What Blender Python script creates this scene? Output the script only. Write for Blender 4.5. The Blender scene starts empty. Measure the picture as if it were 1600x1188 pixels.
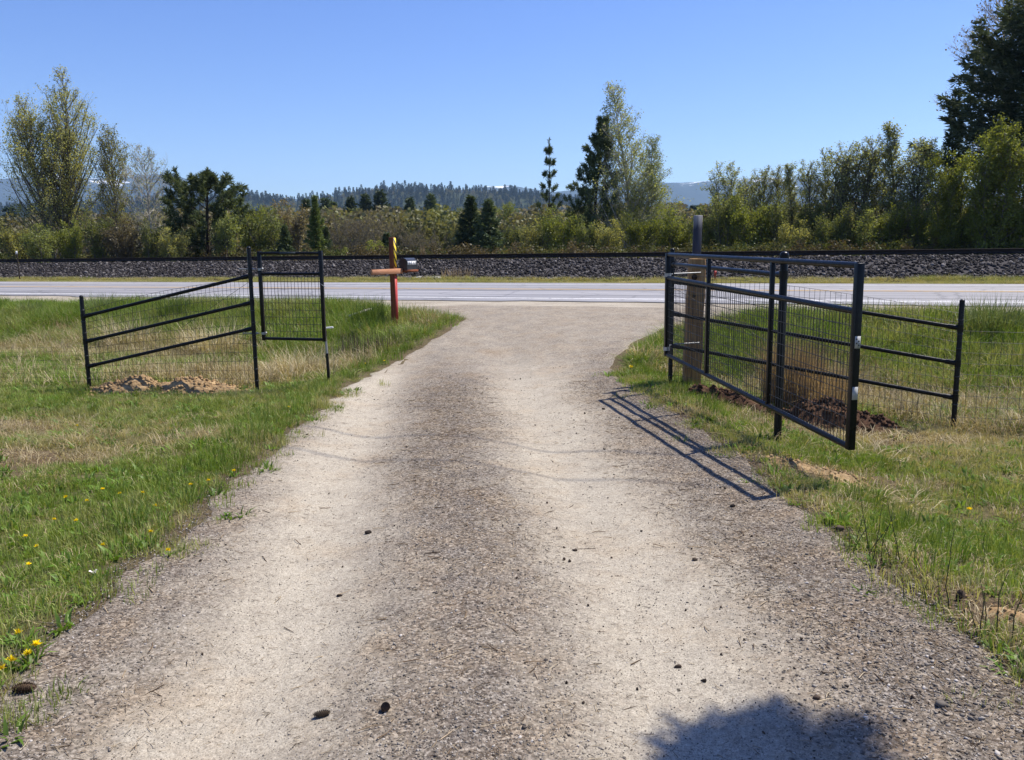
import bpy, math, random
import numpy as np
from mathutils import Matrix, Vector

S = bpy.context.scene
COL = S.collection
R = math.radians

# ------------------------------------------------------------------ camera, sky, sun, exposure
F_PX, YH, ROLL, EYE = 1290.0, 393.3, 0.0117, 1.6
PITCH = math.atan((594 - YH) / F_PX)
cam = bpy.data.cameras.new('camera')
cam.sensor_width = 36.0
cam.lens = 36.0 * F_PX / 1600.0
cam.clip_start, cam.clip_end = 0.05, 40000
co = bpy.data.objects.new('camera', cam)
COL.objects.link(co)
CAMROT = Matrix.Rotation(R(90) - PITCH, 3, 'X') @ Matrix.Rotation(-ROLL, 3, 'Z')
co.matrix_world = Matrix.Translation((0, 0, EYE)) @ CAMROT.to_4x4()
S.camera = co

SUN_AZ, SUN_EL = R(62.5), R(60.0)          # azimuth clockwise from +Y
w = bpy.data.worlds.new('World'); S.world = w; w.use_nodes = True
nt = w.node_tree
sky = nt.nodes.new('ShaderNodeTexSky'); sky.sky_type = 'NISHITA'; sky.sun_disc = False
sky.sun_elevation = SUN_EL; sky.sun_rotation = SUN_AZ
sky.altitude = 600; sky.air_density = 1.0; sky.dust_density = 0.25; sky.ozone_density = 3.0
bg = nt.nodes['Background']; bg.inputs['Strength'].default_value = 0.105
hs_ = nt.nodes.new('ShaderNodeHueSaturation'); hs_.inputs['Saturation'].default_value = 1.24; hs_.inputs['Hue'].default_value = .520
nt.links.new(sky.outputs[0], hs_.inputs['Color']); nt.links.new(hs_.outputs[0], bg.inputs['Color'])

sl = bpy.data.lights.new('sun', 'SUN'); sl.energy = 5.0; sl.angle = R(0.53); sl.color = (1.0, 0.945, 0.85)
so = bpy.data.objects.new('sun', sl); COL.objects.link(so)
sd = Vector((math.cos(SUN_EL) * math.sin(SUN_AZ), math.cos(SUN_EL) * math.cos(SUN_AZ), math.sin(SUN_EL)))
so.rotation_euler = sd.to_track_quat('Z', 'Y').to_euler(); so.location = (20, 10, 40)

S.view_settings.view_transform = 'Standard'
S.view_settings.look = 'None'
S.view_settings.gamma = 1.0
S.view_settings.use_curve_mapping = False
S.view_settings.exposure = 0.72
S.render.engine = 'CYCLES'
S.cycles.max_bounces = 6; S.cycles.diffuse_bounces = 3; S.cycles.glossy_bounces = 2
S.cycles.transmission_bounces = 4; S.cycles.volume_bounces = 0; S.cycles.transparent_max_bounces = 4
S.cycles.use_denoising = True

# ------------------------------------------------------------------ maths helpers
PHI = 0.36                                  # the highway runs 20.6 degrees off the view's cross axis
CP, SP = math.cos(PHI), math.sin(PHI)
def s_of(x, y): return y * CP + x * SP
def t_of(x, y): return x * CP - y * SP
def road_xy(t, s): return t * CP + s * SP, s * CP - t * SP

def at(px, py, D):
    """the point at forward distance D that the photograph shows at pixel px, py"""
    d = CAMROT @ Vector(((px - 800) / F_PX, (594 - py) / F_PX, -1))
    k = D / d.y
    return np.array((d.x * k, D, EYE + d.z * k))

def _h(ix, iy, seed):
    n = (ix.astype(np.int64) * 374761393 + iy.astype(np.int64) * 668265263 + seed * 1274126177) & 0xffffffff
    n = ((n ^ (n >> 13)) * 1274126177) & 0xffffffff
    return ((n ^ (n >> 16)) & 0xffff) / 65535.0
def vnoise(x, y, seed=0):
    x = np.asarray(x, float); y = np.asarray(y, float)
    ix, iy = np.floor(x), np.floor(y); fx, fy = x - ix, y - iy
    fx = fx * fx * (3 - 2 * fx); fy = fy * fy * (3 - 2 * fy)
    a, b = _h(ix, iy, seed), _h(ix + 1, iy, seed); c, d = _h(ix, iy + 1, seed), _h(ix + 1, iy + 1, seed)
    return (a + (b - a) * fx) * (1 - fy) + (c + (d - c) * fx) * fy
def fbm(x, y, seed=0, o=4):
    s, a, k = 0, .5, 1.0
    for i in range(o):
        s = s + a * vnoise(np.asarray(x) * k, np.asarray(y) * k, seed + i); a *= .5; k *= 2.03
    return s
def sm(a, b, v):
    t = np.clip((np.asarray(v, float) - a) / (b - a), 0, 1); return t * t * (3 - 2 * t)

# driveway edges, metres, by forward distance
LY = [-4, 3.0, 3.76, 4.47, 5.95, 7.71, 9.89, 11.3, 13.2, 15.2, 15.9, 16.7, 17.4]
LX = [-1.85, -1.86, -1.89, -1.87, -1.94, -2.03, -1.95, -1.75, -1.23, -.88, -1.3, -2.2, -3.0]
RY = [-4, 3.05, 3.53, 4.02, 4.56, 5.14, 6.66, 8.28, 10.7, 12.1, 13.3, 14.0, 14.5, 17.4]
RX = [2.0, 1.9, 1.86, 1.82, 1.78, 1.76, 1.78, 1.58, 1.28, 1.74, 2.5, 3.3, 4.5, 12]
def edge_l(y): return np.interp(y, LY, LX) + (fbm(np.asarray(y) * 2.3, 3.1, 5) - .47) * .28
def edge_r(y): return np.interp(y, RY, RX) + (fbm(np.asarray(y) * 2.1, 8.7, 9) - .47) * .34

SS = [0, 9.3, 10.5, 11.5, 13, 14.5, 16.5, 18, 30, 36, 60]
SZ = [0, 0, .05, .16, .31, .44, .52, .53, .53, .50, .35]
def ground_z(x, y, rough=True):
    x = np.asarray(x, float); y = np.asarray(y, float)
    s = s_of(x, y)
    z = np.interp(s, SS, SZ) * 1.0
    z = z - sm(60, 120, s) * .3
    xl, xr = np.interp(y, LY, LX), np.interp(y, RY, RX)
    off = np.maximum(xl - x, x - xr)                           # metres outside the driveway
    side = sm(.15, 1.5, off) * sm(-3, 1, y)
    right = (x > 0)
    z = z - np.where(right, .17, .03) * side * sm(13.5, 11, s)
    z = z - .16 * side * sm(9.6, 11, s) * sm(14.6, 12.6, s)       # shallow ditch behind the fences
    z = z + .035 * sm(-.5, .1, off) * sm(.9, .1, off) * sm(14.5, 12.5, s)   # lip along the driveway
    if rough:
        near = sm(60, 20, np.hypot(x, y))
        z = z + near * sm(0.0, .6, off) * ((fbm(x * .9, y * .9, 11) - .47) * .16 + (fbm(x * 4, y * 4, 17) - .47) * .05) * sm(15.4, 14.6, s)
    return z
def gz(x, y): return float(ground_z(np.array([x]), np.array([y]))[0])
def drive_z(x, y):
    x = np.asarray(x, float); y = np.asarray(y, float)
    xl, xr = np.interp(y, LY, LX), np.interp(y, RY, RX)
    c = strip_c(y)
    rut = np.exp(-((x - c - .78) / .3) ** 2) + np.exp(-((x - c + .78) / .3) ** 2)
    d = np.minimum(x - xl, xr - x)
    edge = sm(.0, .3, d)
    return ground_z(x, y, False) + .004 + .018 * edge + edge * sm(15, 12, y) * (-.042 * rut + .022 * np.exp(-((x - c) / .35) ** 2)) \
        + (fbm(x * 3, y * 3, 23) - .47) * .022 * edge + (fbm(x * 14, y * 14, 29, 3) - .45) * .010 * edge * sm(14, 5, y)
def strip_c(y): return -.2 - np.clip(np.asarray(y, float) - 3, -3, 9) * .075

# ------------------------------------------------------------------ object helpers
def np_mesh(name, V, faces, smooth=False):
    """faces: list of int arrays, each (n,3) or (n,4)"""
    V = np.asarray(V, np.float32).reshape(-1, 3)
    faces = [np.asarray(f, np.int32) for f in faces if len(f)]
    me = bpy.data.meshes.new(name)
    me.vertices.add(len(V)); me.vertices.foreach_set('co', V.ravel())
    loops = np.concatenate([f.ravel() for f in faces]); cnt = np.concatenate([np.full(len(f), f.shape[1], np.int32) for f in faces])
    me.loops.add(len(loops)); me.loops.foreach_set('vertex_index', loops)
    me.polygons.add(len(cnt)); me.polygons.foreach_set('loop_start', np.concatenate([[0], np.cumsum(cnt)[:-1]]).astype(np.int32))
    if smooth: me.polygons.foreach_set('use_smooth', np.ones(len(cnt), bool))
    me.update(calc_edges=True); me.validate()
    return me
def link(name, me, mat=None, parent=None, loc=None):
    o = bpy.data.objects.new(name, me); COL.objects.link(o)
    if mat is not None and not me.materials:
        for m in (mat if isinstance(mat, (list, tuple)) else [mat]): me.materials.append(m)
    if parent is not None: o.parent = parent
    if loc is not None: o.location = loc
    return o
def tag(o, label=None, cat=None, group=None, kind=None):
    if label: o['label'] = label
    if cat: o['category'] = cat
    if group: o['group'] = group
    if kind: o['kind'] = kind
    return o
def root(name, loc, label, cat, group=None, rz=0.0):
    o = bpy.data.objects.new(name, None); COL.objects.link(o); o.location = tuple(map(float, loc)); o.rotation_euler = (0, 0, rz)
    o.empty_display_size = .2
    return tag(o, label, cat, group)

class MB:
    """collects shapes (world or local coordinates) into one mesh"""
    def __init__(s): s.V = []; s.T = []; s.Q = []; s.N = []; s.n = 0
    def add(s, V, tris=(), quads=()):
        V = np.asarray(V, float).reshape(-1, 3)
        if len(tris): s.T.append(np.asarray(tris, int) + s.n)
        if len(quads): s.Q.append(np.asarray(quads, int) + s.n)
        s.V.append(V); s.n += len(V)
    def box(s, c, size, rot=None, bevel=0.0):
        hx, hy, hz = [v / 2 for v in size]
        P = np.array([[x, y, z] for x in (-hx, hx) for y in (-hy, hy) for z in (-hz, hz)], float)
        if rot is not None: P = P @ np.array(rot).T
        s.add(P + np.array(c, float), quads=[(0, 1, 3, 2), (4, 6, 7, 5), (0, 4, 5, 1), (2, 3, 7, 6), (0, 2, 6, 4), (1, 5, 7, 3)])
    def tube(s, pts, rad, sides=12, cap=True, phase=0.0):
        P = np.asarray(pts, float); n = len(P); rad = np.broadcast_to(np.asarray(rad, float), (n,))
        T = np.gradient(P, axis=0); T /= np.linalg.norm(T, axis=1)[:, None] + 1e-12
        ref = np.array([0, 0, 1.0]) if abs(T[0][2]) < .9 else np.array([1.0, 0, 0])
        V = []
        for i in range(n):
            u = np.cross(T[i], ref); u /= np.linalg.norm(u); v = np.cross(T[i], u)
            a = np.arange(sides) / sides * 2 * math.pi + phase
            V.append(P[i] + rad[i] * (np.cos(a)[:, None] * u + np.sin(a)[:, None] * v))
        V = np.concatenate(V); q = []
        for i in range(n - 1):
            for k in range(sides):
                k2 = (k + 1) % sides
                q.append((i * sides + k, i * sides + k2, (i + 1) * sides + k2, (i + 1) * sides + k))
        t = []
        if cap:
            V = np.concatenate([V, P[:1], P[-1:]]); a, b = n * sides, n * sides + 1
            for k in range(sides):
                k2 = (k + 1) % sides
                t.append((a, k2, k)); t.append((b, (n - 1) * sides + k, (n - 1) * sides + k2))
        s.add(V, t, q)
    def sphere(s, c, r, seg=12, rings=8, sq=(1, 1, 1)):
        V = []
        for i in range(rings + 1):
            th = math.pi * i / rings
            for k in range(seg):
                a = 2 * math.pi * k / seg
                V.append((math.sin(th) * math.cos(a) * r * sq[0], math.sin(th) * math.sin(a) * r * sq[1], math.cos(th) * r * sq[2]))
        q = [(i * seg + k, (i + 1) * seg + k, (i + 1) * seg + (k + 1) % seg, i * seg + (k + 1) % seg) for i in range(rings) for k in range(seg)]
        s.add(np.array(V) + np.array(c, float), quads=q)
    def prisms(s, P0, P1, R0, R1, sides=3):
        P0 = np.asarray(P0, float); P1 = np.asarray(P1, float); n = len(P0)
        if n == 0: return
        R0 = np.broadcast_to(np.asarray(R0, float), (n,)); R1 = np.broadcast_to(np.asarray(R1, float), (n,))
        T = P1 - P0; L = np.linalg.norm(T, axis=1)[:, None] + 1e-9; T = T / L
        ref = np.where(np.abs(T[:, 2:3]) < .9, np.array([[0, 0, 1.0]]), np.array([[1.0, 0, 0]]))
        u = np.cross(T, ref); u /= np.linalg.norm(u, axis=1)[:, None]; v = np.cross(T, u)
        rows = []
        for k in range(sides):
            a = 2 * math.pi * k / sides
            d = math.cos(a) * u + math.sin(a) * v
            rows += [P0 + d * R0[:, None], P1 + d * R1[:, None]]
        V = np.stack(rows, 1).reshape(-1, 3); b = (np.arange(n) * 2 * sides)[:, None]
        q = np.concatenate([b + np.array([[2 * k, 2 * ((k + 1) % sides), 2 * ((k + 1) % sides) + 1, 2 * k + 1]]) for k in range(sides)])
        s.add(V, quads=q)
    def mesh(s, name, smooth=False):
        fs = []
        if s.T: fs.append(np.concatenate(s.T))
        if s.Q: fs.append(np.concatenate(s.Q))
        return np_mesh(name, np.concatenate(s.V), fs, smooth)
    def build(s, name, mat, parent=None, smooth=False, loc=None):
        return link(name, s.mesh(name, smooth), mat, parent, loc)

def smooth_by_angle(o, ang=40):
    me = o.data
    me.polygons.foreach_set('use_smooth', np.ones(len(me.polygons), bool))
    me.set_sharp_from_angle(angle=R(ang))

# ------------------------------------------------------------------ materials
def new_mat(name, rough=.8, spec=.25, metal=0.0):
    m = bpy.data.materials.new(name); m.use_nodes = True
    b = m.node_tree.nodes['Principled BSDF']
    b.inputs['Roughness'].default_value = rough; b.inputs['Specular IOR Level'].default_value = spec; b.inputs['Metallic'].default_value = metal
    return m, m.node_tree, b
def nd(nt, typ, **kw):
    n = nt.nodes.new(typ)
    for k, v in kw.items(): setattr(n, k, v)
    return n
def c4(c): return (c[0], c[1], c[2], 1.0)
def noise(nt, scale, detail=4, rough=.6, coord=None, dist=0.0):
    n = nd(nt, 'ShaderNodeTexNoise'); n.inputs['Scale'].default_value = scale; n.inputs['Detail'].default_value = detail
    n.inputs['Roughness'].default_value = rough; n.inputs['Distortion'].default_value = dist
    if coord is not None: nt.links.new(coord, n.inputs['Vector'])
    return n.outputs['Fac']
def objcoord(nt, scale=None, out='Object'):
    t = nd(nt, 'ShaderNodeTexCoord')
    if scale is None: return t.outputs[out]
    mp = nd(nt, 'ShaderNodeMapping'); mp.inputs['Scale'].default_value = scale
    nt.links.new(t.outputs[out], mp.inputs['Vector']); return mp.outputs[0]
def ramp(nt, fac, stops):
    r = nd(nt, 'ShaderNodeValToRGB'); nt.links.new(fac, r.inputs[0]); e = r.color_ramp.elements
    while len(e) < len(stops): e.new(.5)
    for i, (p, c) in enumerate(stops):
        e[i].position = p; e[i].color = c4(c) if hasattr(c, '__len__') else (c, c, c, 1)
    return r.outputs[0]
def mixc(nt, fac, a, b, mode='MIX'):
    m = nd(nt, 'ShaderNodeMix', data_type='RGBA', blend_type=mode)
    for sock, v in ((m.inputs[0], fac), (m.inputs[6], a), (m.inputs[7], b)):
        if hasattr(v, 'is_linked') or hasattr(v, 'links'): nt.links.new(v, sock)
        elif hasattr(v, '__len__'): sock.default_value = c4(v)
        else: sock.default_value = v
    return m.outputs[2]
def bump(nt, bsdf, h, strength=.5, dist=.02):
    b = nd(nt, 'ShaderNodeBump'); b.inputs['Strength'].default_value = strength; b.inputs['Distance'].default_value = dist
    nt.links.new(h, b.inputs['Height']); nt.links.new(b.outputs[0], bsdf.inputs['Normal']); return b

def math_n(nt, op, a, b=None, clamp=False):
    m = nd(nt, 'ShaderNodeMath', operation=op, use_clamp=clamp)
    for i, v in enumerate((a, b)):
        if v is None: continue
        if hasattr(v, 'links'): nt.links.new(v, m.inputs[i])
        else: m.inputs[i].default_value = v
    return m.outputs[0]

def leaf_mat(name, c1, c2, c3=None, trans=.35, inst=False):
    """two-sided leaf: diffuse + translucent; colour varies leaf by leaf and plant by plant"""
    m = bpy.data.materials.new(name); m.use_nodes = True; nt = m.node_tree; nt.nodes.clear()
    out = nd(nt, 'ShaderNodeOutputMaterial')
    g = nd(nt, 'ShaderNodeNewGeometry'); oi = nd(nt, 'ShaderNodeObjectInfo')
    col = mixc(nt, g.outputs['Random Per Island'], c1, c2)
    v = math_n(nt, 'MULTIPLY_ADD', oi.outputs['Random'], .5); v.node.inputs[2].default_value = .75
    if inst:
        a = nd(nt, 'ShaderNodeAttribute', attribute_name='tint', attribute_type='INSTANCER')
        f = math_n(nt, 'MULTIPLY_ADD', g.outputs['Random Per Island'], .45); f.node.inputs[2].default_value = -.22
        f = math_n(nt, 'ADD', f, a.outputs['Fac'], True)
        col = mixc(nt, f, col, c3)
    col = mixc(nt, 1.0, col, v, 'MULTIPLY')
    d = nd(nt, 'ShaderNodeBsdfDiffuse'); t = nd(nt, 'ShaderNodeBsdfTranslucent'); mx = nd(nt, 'ShaderNodeMixShader')
    gl = nd(nt, 'ShaderNodeBsdfGlossy'); gl.inputs['Roughness'].default_value = .45; gl.inputs['Color'].default_value = (.9, .9, .9, 1)
    mg = nd(nt, 'ShaderNodeMixShader'); mg.inputs[0].default_value = .012
    nt.links.new(col, d.inputs['Color'])
    nt.links.new(mixc(nt, 1.0, col, (1.25, 1.15, .55), 'MULTIPLY'), t.inputs['Color'])
    mx.inputs[0].default_value = trans
    nt.links.new(d.outputs[0], mx.inputs[1]); nt.links.new(t.outputs[0], mx.inputs[2])
    nt.links.new(mx.outputs[0], mg.inputs[1]); nt.links.new(gl.outputs[0], mg.inputs[2]); nt.links.new(mg.outputs[0], out.inputs['Surface'])
    return m

def mat_black_paint():
    m, nt, b = new_mat('black_powder_coat', .30, .22)
    co_ = objcoord(nt)
    n = noise(nt, 6, 5, .65, co_)
    nt.links.new(ramp(nt, n, [(.35, (.004, .004, .005)), (.75, (.009, .009, .010))]), b.inputs['Base Color'])
    nt.links.new(ramp(nt, noise(nt, 22, 4, .6, co_), [(.3, .24), (.75, .46)]), b.inputs['Roughness'])
    bump(nt, b, noise(nt, 260, 2, .5, co_), .08, .002)
    return m
def mat_simple(name, c1, c2, scale=8, rough=.7, spec=.3, metal=0.0, bs=0.0, stretch=None):
    m, nt, b = new_mat(name, rough, spec, metal)
    co_ = objcoord(nt, stretch)
    n = noise(nt, scale, 5, .65, co_)
    nt.links.new(ramp(nt, n, [(.3, c1), (.72, c2)]), b.inputs['Base Color'])
    if bs: bump(nt, b, noise(nt, scale * 2.5, 4, .6, co_), bs, .01)
    return m

def mat_ground():
    m, nt, b = new_mat('meadow_soil', .95, .1)
    co_ = objcoord(nt)
    thatch = ramp(nt, noise(nt, 9, 6, .75, co_), [(.28, (.052, .047, .022)), (.5, (.10, .105, .038)), (.72, (.20, .165, .085))])
    soil = ramp(nt, noise(nt, 30, 5, .7, co_), [(.3, (.06, .042, .026)), (.7, (.16, .115, .072))])
    a = nd(nt, 'ShaderNodeAttribute', attribute_name='soil')
    f = math_n(nt, 'ADD', a.outputs['Fac'], math_n(nt, 'SUBTRACT', noise(nt, 5, 5, .7, co_), .5), True)
    col = mixc(nt, f, thatch, soil)
    far = nd(nt, 'ShaderNodeAttribute', attribute_name='far')
    col = mixc(nt, far.outputs['Fac'], col, ramp(nt, noise(nt, .02, 5, .6, co_), [(.3, (.030, .040, .014)), (.7, (.07, .075, .028))]))
    nt.links.new(col, b.inputs['Base Color'])
    bump(nt, b, noise(nt, 38, 6, .75, co_), .7, .03)
    return m
def mat_gravel(name, drive=True):
    m, nt, b = new_mat(name, .93, .12)
    co_ = objcoord(nt)
    vor = nd(nt, 'ShaderNodeTexVoronoi'); vor.inputs['Scale'].default_value = 95; nt.links.new(co_, vor.inputs['Vector'])
    sep = nd(nt, 'ShaderNodeSeparateColor'); nt.links.new(vor.outputs['Color'], sep.inputs[0])
    stone = ramp(nt, sep.outputs[0], [(.0, (.078, .063, .050)), (.35, (.162, .134, .107)), (.7, (.235, .198, .160)), (1.0, (.39, .345, .29))])
    warm = ramp(nt, noise(nt, 3.1, 5, .7, co_), [(.42, (.84, .84, .86)), (.68, (1.03, .95, .84))])
    stone = mixc(nt, 1.0, stone, warm, 'MULTIPLY')
    crev = ramp(nt, noise(nt, 60, 4, .7, co_), [(.33, .35), (.52, 1.0)])
    stone = mixc(nt, 1.0, stone, crev, 'MULTIPLY')
    dust = ramp(nt, noise(nt, 48, 6, .8, co_), [(.22, (.165, .140, .108)), (.42, (.35, .308, .245)), (.75, (.46, .413, .335))])
    v2 = nd(nt, 'ShaderNodeTexVoronoi'); v2.inputs['Scale'].default_value = 230; nt.links.new(co_, v2.inputs['Vector'])
    sp2 = nd(nt, 'ShaderNodeSeparateColor'); nt.links.new(v2.outputs['Color'], sp2.inputs[0])
    dust = mixc(nt, 1.0, dust, ramp(nt, sp2.outputs[1], [(0.0, .58), (.35, .92), (.8, 1.04), (1.0, 1.22)]), 'MULTIPLY')
    if drive:
        a = nd(nt, 'ShaderNodeAttribute', attribute_name='track')
        n1 = math_n(nt, 'SUBTRACT', noise(nt, 3.4, 7, .75, co_), .5)
        n2 = math_n(nt, 'SUBTRACT', noise(nt, 26, 5, .7, co_), .5)
        f = math_n(nt, 'ADD', math_n(nt, 'MULTIPLY', n1, 1.35), math_n(nt, 'MULTIPLY', n2, 1.2))
        f = math_n(nt, 'ADD', a.outputs['Fac'], f, True)
        col = mixc(nt, f, stone, dust)
        # brown damp needles and organic stain over parts of the gravel
        lit = ramp(nt, noise(nt, 1.3, 6, .75, co_), [(.50, 0.0), (.66, .55)])
        col = mixc(nt, lit, col, mixc(nt, 1.0, col, (.95, .86, .76), 'MULTIPLY'))
    else:
        col = mixc(nt, ramp(nt, noise(nt, .7, 6, .7, co_), [(.3, .35), (.6, .95)]), stone, dust)
    spk = ramp(nt, noise(nt, 34, 2, .5, co_), [(.245, 0.18), (.275, 1.0)])
    col = mixc(nt, 1.0, col, spk, 'MULTIPLY')
    nt.links.new(col, b.inputs['Base Color'])
    h = math_n(nt, 'ADD', math_n(nt, 'MULTIPLY', vor.outputs['Distance'], -.35), noise(nt, 70, 6, .8, co_))
    bump(nt, b, h, .5, .010)
    return m
def mat_asphalt():
    m, nt, b = new_mat('worn_asphalt', .62, .45)
    co_ = objcoord(nt)
    base = ramp(nt, noise(nt, 40, 4, .7, co_), [(.25, (.265, .252, .255)), (.75, (.365, .352, .355))])
    st = objcoord(nt, (.03, 1.0, 1.0))
    streak = ramp(nt, noise(nt, 2.6, 5, .65, st), [(.36, .52), (.60, 1.12)])
    blot = ramp(nt, noise(nt, .35, 4, .6, objcoord(nt, (.25, 1, 1))), [(.3, .86), (.7, 1.05)])
    col = mixc(nt, 1.0, mixc(nt, 1.0, base, streak, 'MULTIPLY'), blot, 'MULTIPLY')
    sp = nd(nt, 'ShaderNodeSeparateXYZ'); nt.links.new(co_, sp.inputs[0])
    ln = math_n(nt, 'SINE', math_n(nt, 'MULTIPLY', math_n(nt, 'SUBTRACT', sp.outputs[1], 18.75), 3.45))       # polished wheel lanes
    ln = math_n(nt, 'ADD', ln, math_n(nt, 'MULTIPLY', math_n(nt, 'SUBTRACT', noise(nt, .8, 5, .7, objcoord(nt, (.12, 1, 1))), .5), 2.2))
    col = mixc(nt, 1.0, col, ramp(nt, math_n(nt, 'MULTIPLY_ADD', ln, .25), [(.0, 1.06), (.55, .84)]), 'MULTIPLY')
    vo = nd(nt, 'ShaderNodeTexVoronoi', feature='DISTANCE_TO_EDGE'); vo.inputs['Scale'].default_value = .55
    wr = nd(nt, 'ShaderNodeTexNoise'); wr.inputs['Scale'].default_value = 1.6; nt.links.new(co_, wr.inputs['Vector'])
    nt.links.new(mixc(nt, .35, co_, wr.outputs['Color'], 'ADD'), vo.inputs['Vector'])
    col = mixc(nt, 1.0, col, ramp(nt, vo.outputs['Distance'], [(.010, .74), (.03, 1.0)]), 'MULTIPLY')
    nt.links.new(col, b.inputs['Base Color'])
    bump(nt, b, noise(nt, 90, 4, .7, co_), .35, .006)
    return m
def mat_paint(name, c):
    m, nt, b = new_mat(name, .6, .4)
    co_ = objcoord(nt)
    f = ramp(nt, noise(nt, 9, 6, .75, co_), [(.36, 0.0), (.50, 1.0)])
    nt.links.new(mixc(nt, f, (.30, .30, .31), c), b.inputs['Base Color'])
    return m
def mat_wood(name, c1, c2, c3, axis='z', scale=1.0, rough=.8):
    m, nt, b = new_mat(name, rough, .2)
    st = {'z': (9, 9, .7), 'x': (.7, 9, 9), 'y': (9, .7, 9)}[axis]
    co_ = objcoord(nt, st)
    n = noise(nt, 3.2 * scale, 6, .7, co_, .6)
    nt.links.new(ramp(nt, n, [(.28, c1), (.5, c2), (.74, c3)]), b.inputs['Base Color'])
    bump(nt, b, noise(nt, 7 * scale, 5, .7, co_), .5, .006)
    return m
def mat_rock(name, stops, scale=14, inst=True, rough=.9):
    m, nt, b = new_mat(name, rough, .2)
    oi = nd(nt, 'ShaderNodeObjectInfo')
    col = ramp(nt, oi.outputs['Random'], stops)
    n = ramp(nt, noise(nt, scale, 4, .7, objcoord(nt)), [(.3, .72), (.7, 1.15)])
    nt.links.new(mixc(nt, 1.0, col, n, 'MULTIPLY'), b.inputs['Base Color'])
    return m
def mat_hill(name, c1, c2, snow=False):
    m, nt, b = new_mat(name, .95, .05)
    co_ = objcoord(nt)
    col = ramp(nt, noise(nt, .012 if not snow else .004, 6, .7, co_), [(.32, c1), (.68, c2)])
    if snow:
        a = nd(nt, 'ShaderNodeAttribute', attribute_name='snow')
        f = math_n(nt, 'ADD', a.outputs['Fac'], math_n(nt, 'MULTIPLY', math_n(nt, 'SUBTRACT', noise(nt, .006, 6, .75, co_), .5), 3.2), True)
        f = ramp(nt, f, [(.55, 0.0), (.72, 1.0)])
        col = mixc(nt, f, col, (.85, .87, .9))
    nt.links.new(col, b.inputs['Base Color'])
    return m

BLACK = mat_black_paint()
GALV = mat_simple('galvanised_steel', (.26, .26, .265), (.42, .42, .43), 30, .5, .4, .8)
WIRE = mat_simple('dark_wire', (.018, .018, .02), (.05, .05, .052), 30, .45, .5, .4)
STEEL_RAIL = mat_simple('rusty_rail_steel', (.014, .011, .010), (.034, .024, .019), 9, .75, .2, .0, .3)
BARK_GREY = mat_simple('grey_bark', (.085, .075, .060), (.21, .19, .155), 14, .9, .1, 0, .5)
BARK_PALE = mat_simple('pale_birch_bark', (.24, .225, .195), (.46, .44, .40), 10, .85, .15, 0, .3)
BARK_DARK = mat_simple('dark_conifer_bark', (.030, .023, .018), (.075, .058, .045), 12, .95, .1, 0, .6)

# leaves
L_COT = leaf_mat('cottonwood_leaf', (.25, .265, .085), (.40, .39, .15), trans=.48)
L_ASP = leaf_mat('aspen_leaf', (.22, .25, .10), (.36, .38, .17), trans=.48)
L_YEL = leaf_mat('yellow_green_leaf', (.13, .16, .032), (.23, .26, .060), trans=.45)
L_WIL = leaf_mat('willow_leaf', (.125, .155, .048), (.225, .25, .085), trans=.45)
L_BRN = leaf_mat('budding_brown_twig', (.13, .108, .065), (.22, .185, .11), trans=.35)
L_LIME = leaf_mat('fresh_lime_leaf', (.20, .24, .04), (.30, .31, .07), trans=.42)
N_PINE = leaf_mat('pine_needles', (.060, .085, .040), (.135, .165, .078), trans=.25)
N_SPR = leaf_mat('spruce_needles', (.045, .072, .038), (.105, .135, .068), trans=.25)
N_LITE = leaf_mat('light_conifer_needles', (.075, .115, .034), (.165, .205, .065), trans=.25)
N_FIR = leaf_mat('fir_needles', (.040, .062, .036), (.115, .140, .085), trans=.22)
G_LAWN = leaf_mat('lawn_blade', (.13, .205, .026), (.245, .325, .065), (.46, .395, .215), trans=.35, inst=True)
G_TALL = leaf_mat('meadow_blade', (.085, .160, .018), (.185, .265, .045), (.44, .375, .21), trans=.35, inst=True)
G_DRY = leaf_mat('dry_blade', (.33, .27, .155), (.50, .43, .28), (.26, .20, .11), trans=.25, inst=True)
G_RED = leaf_mat('rusty_thatch_blade', (.27, .185, .115), (.45, .34, .22), trans=.25)
L_WEED = leaf_mat('weed_leaf', (.09, .17, .022), (.17, .26, .05), trans=.35)
PETAL = leaf_mat('dandelion_petal', (.82, .62, .01), (.90, .74, .03), trans=.25)

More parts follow.
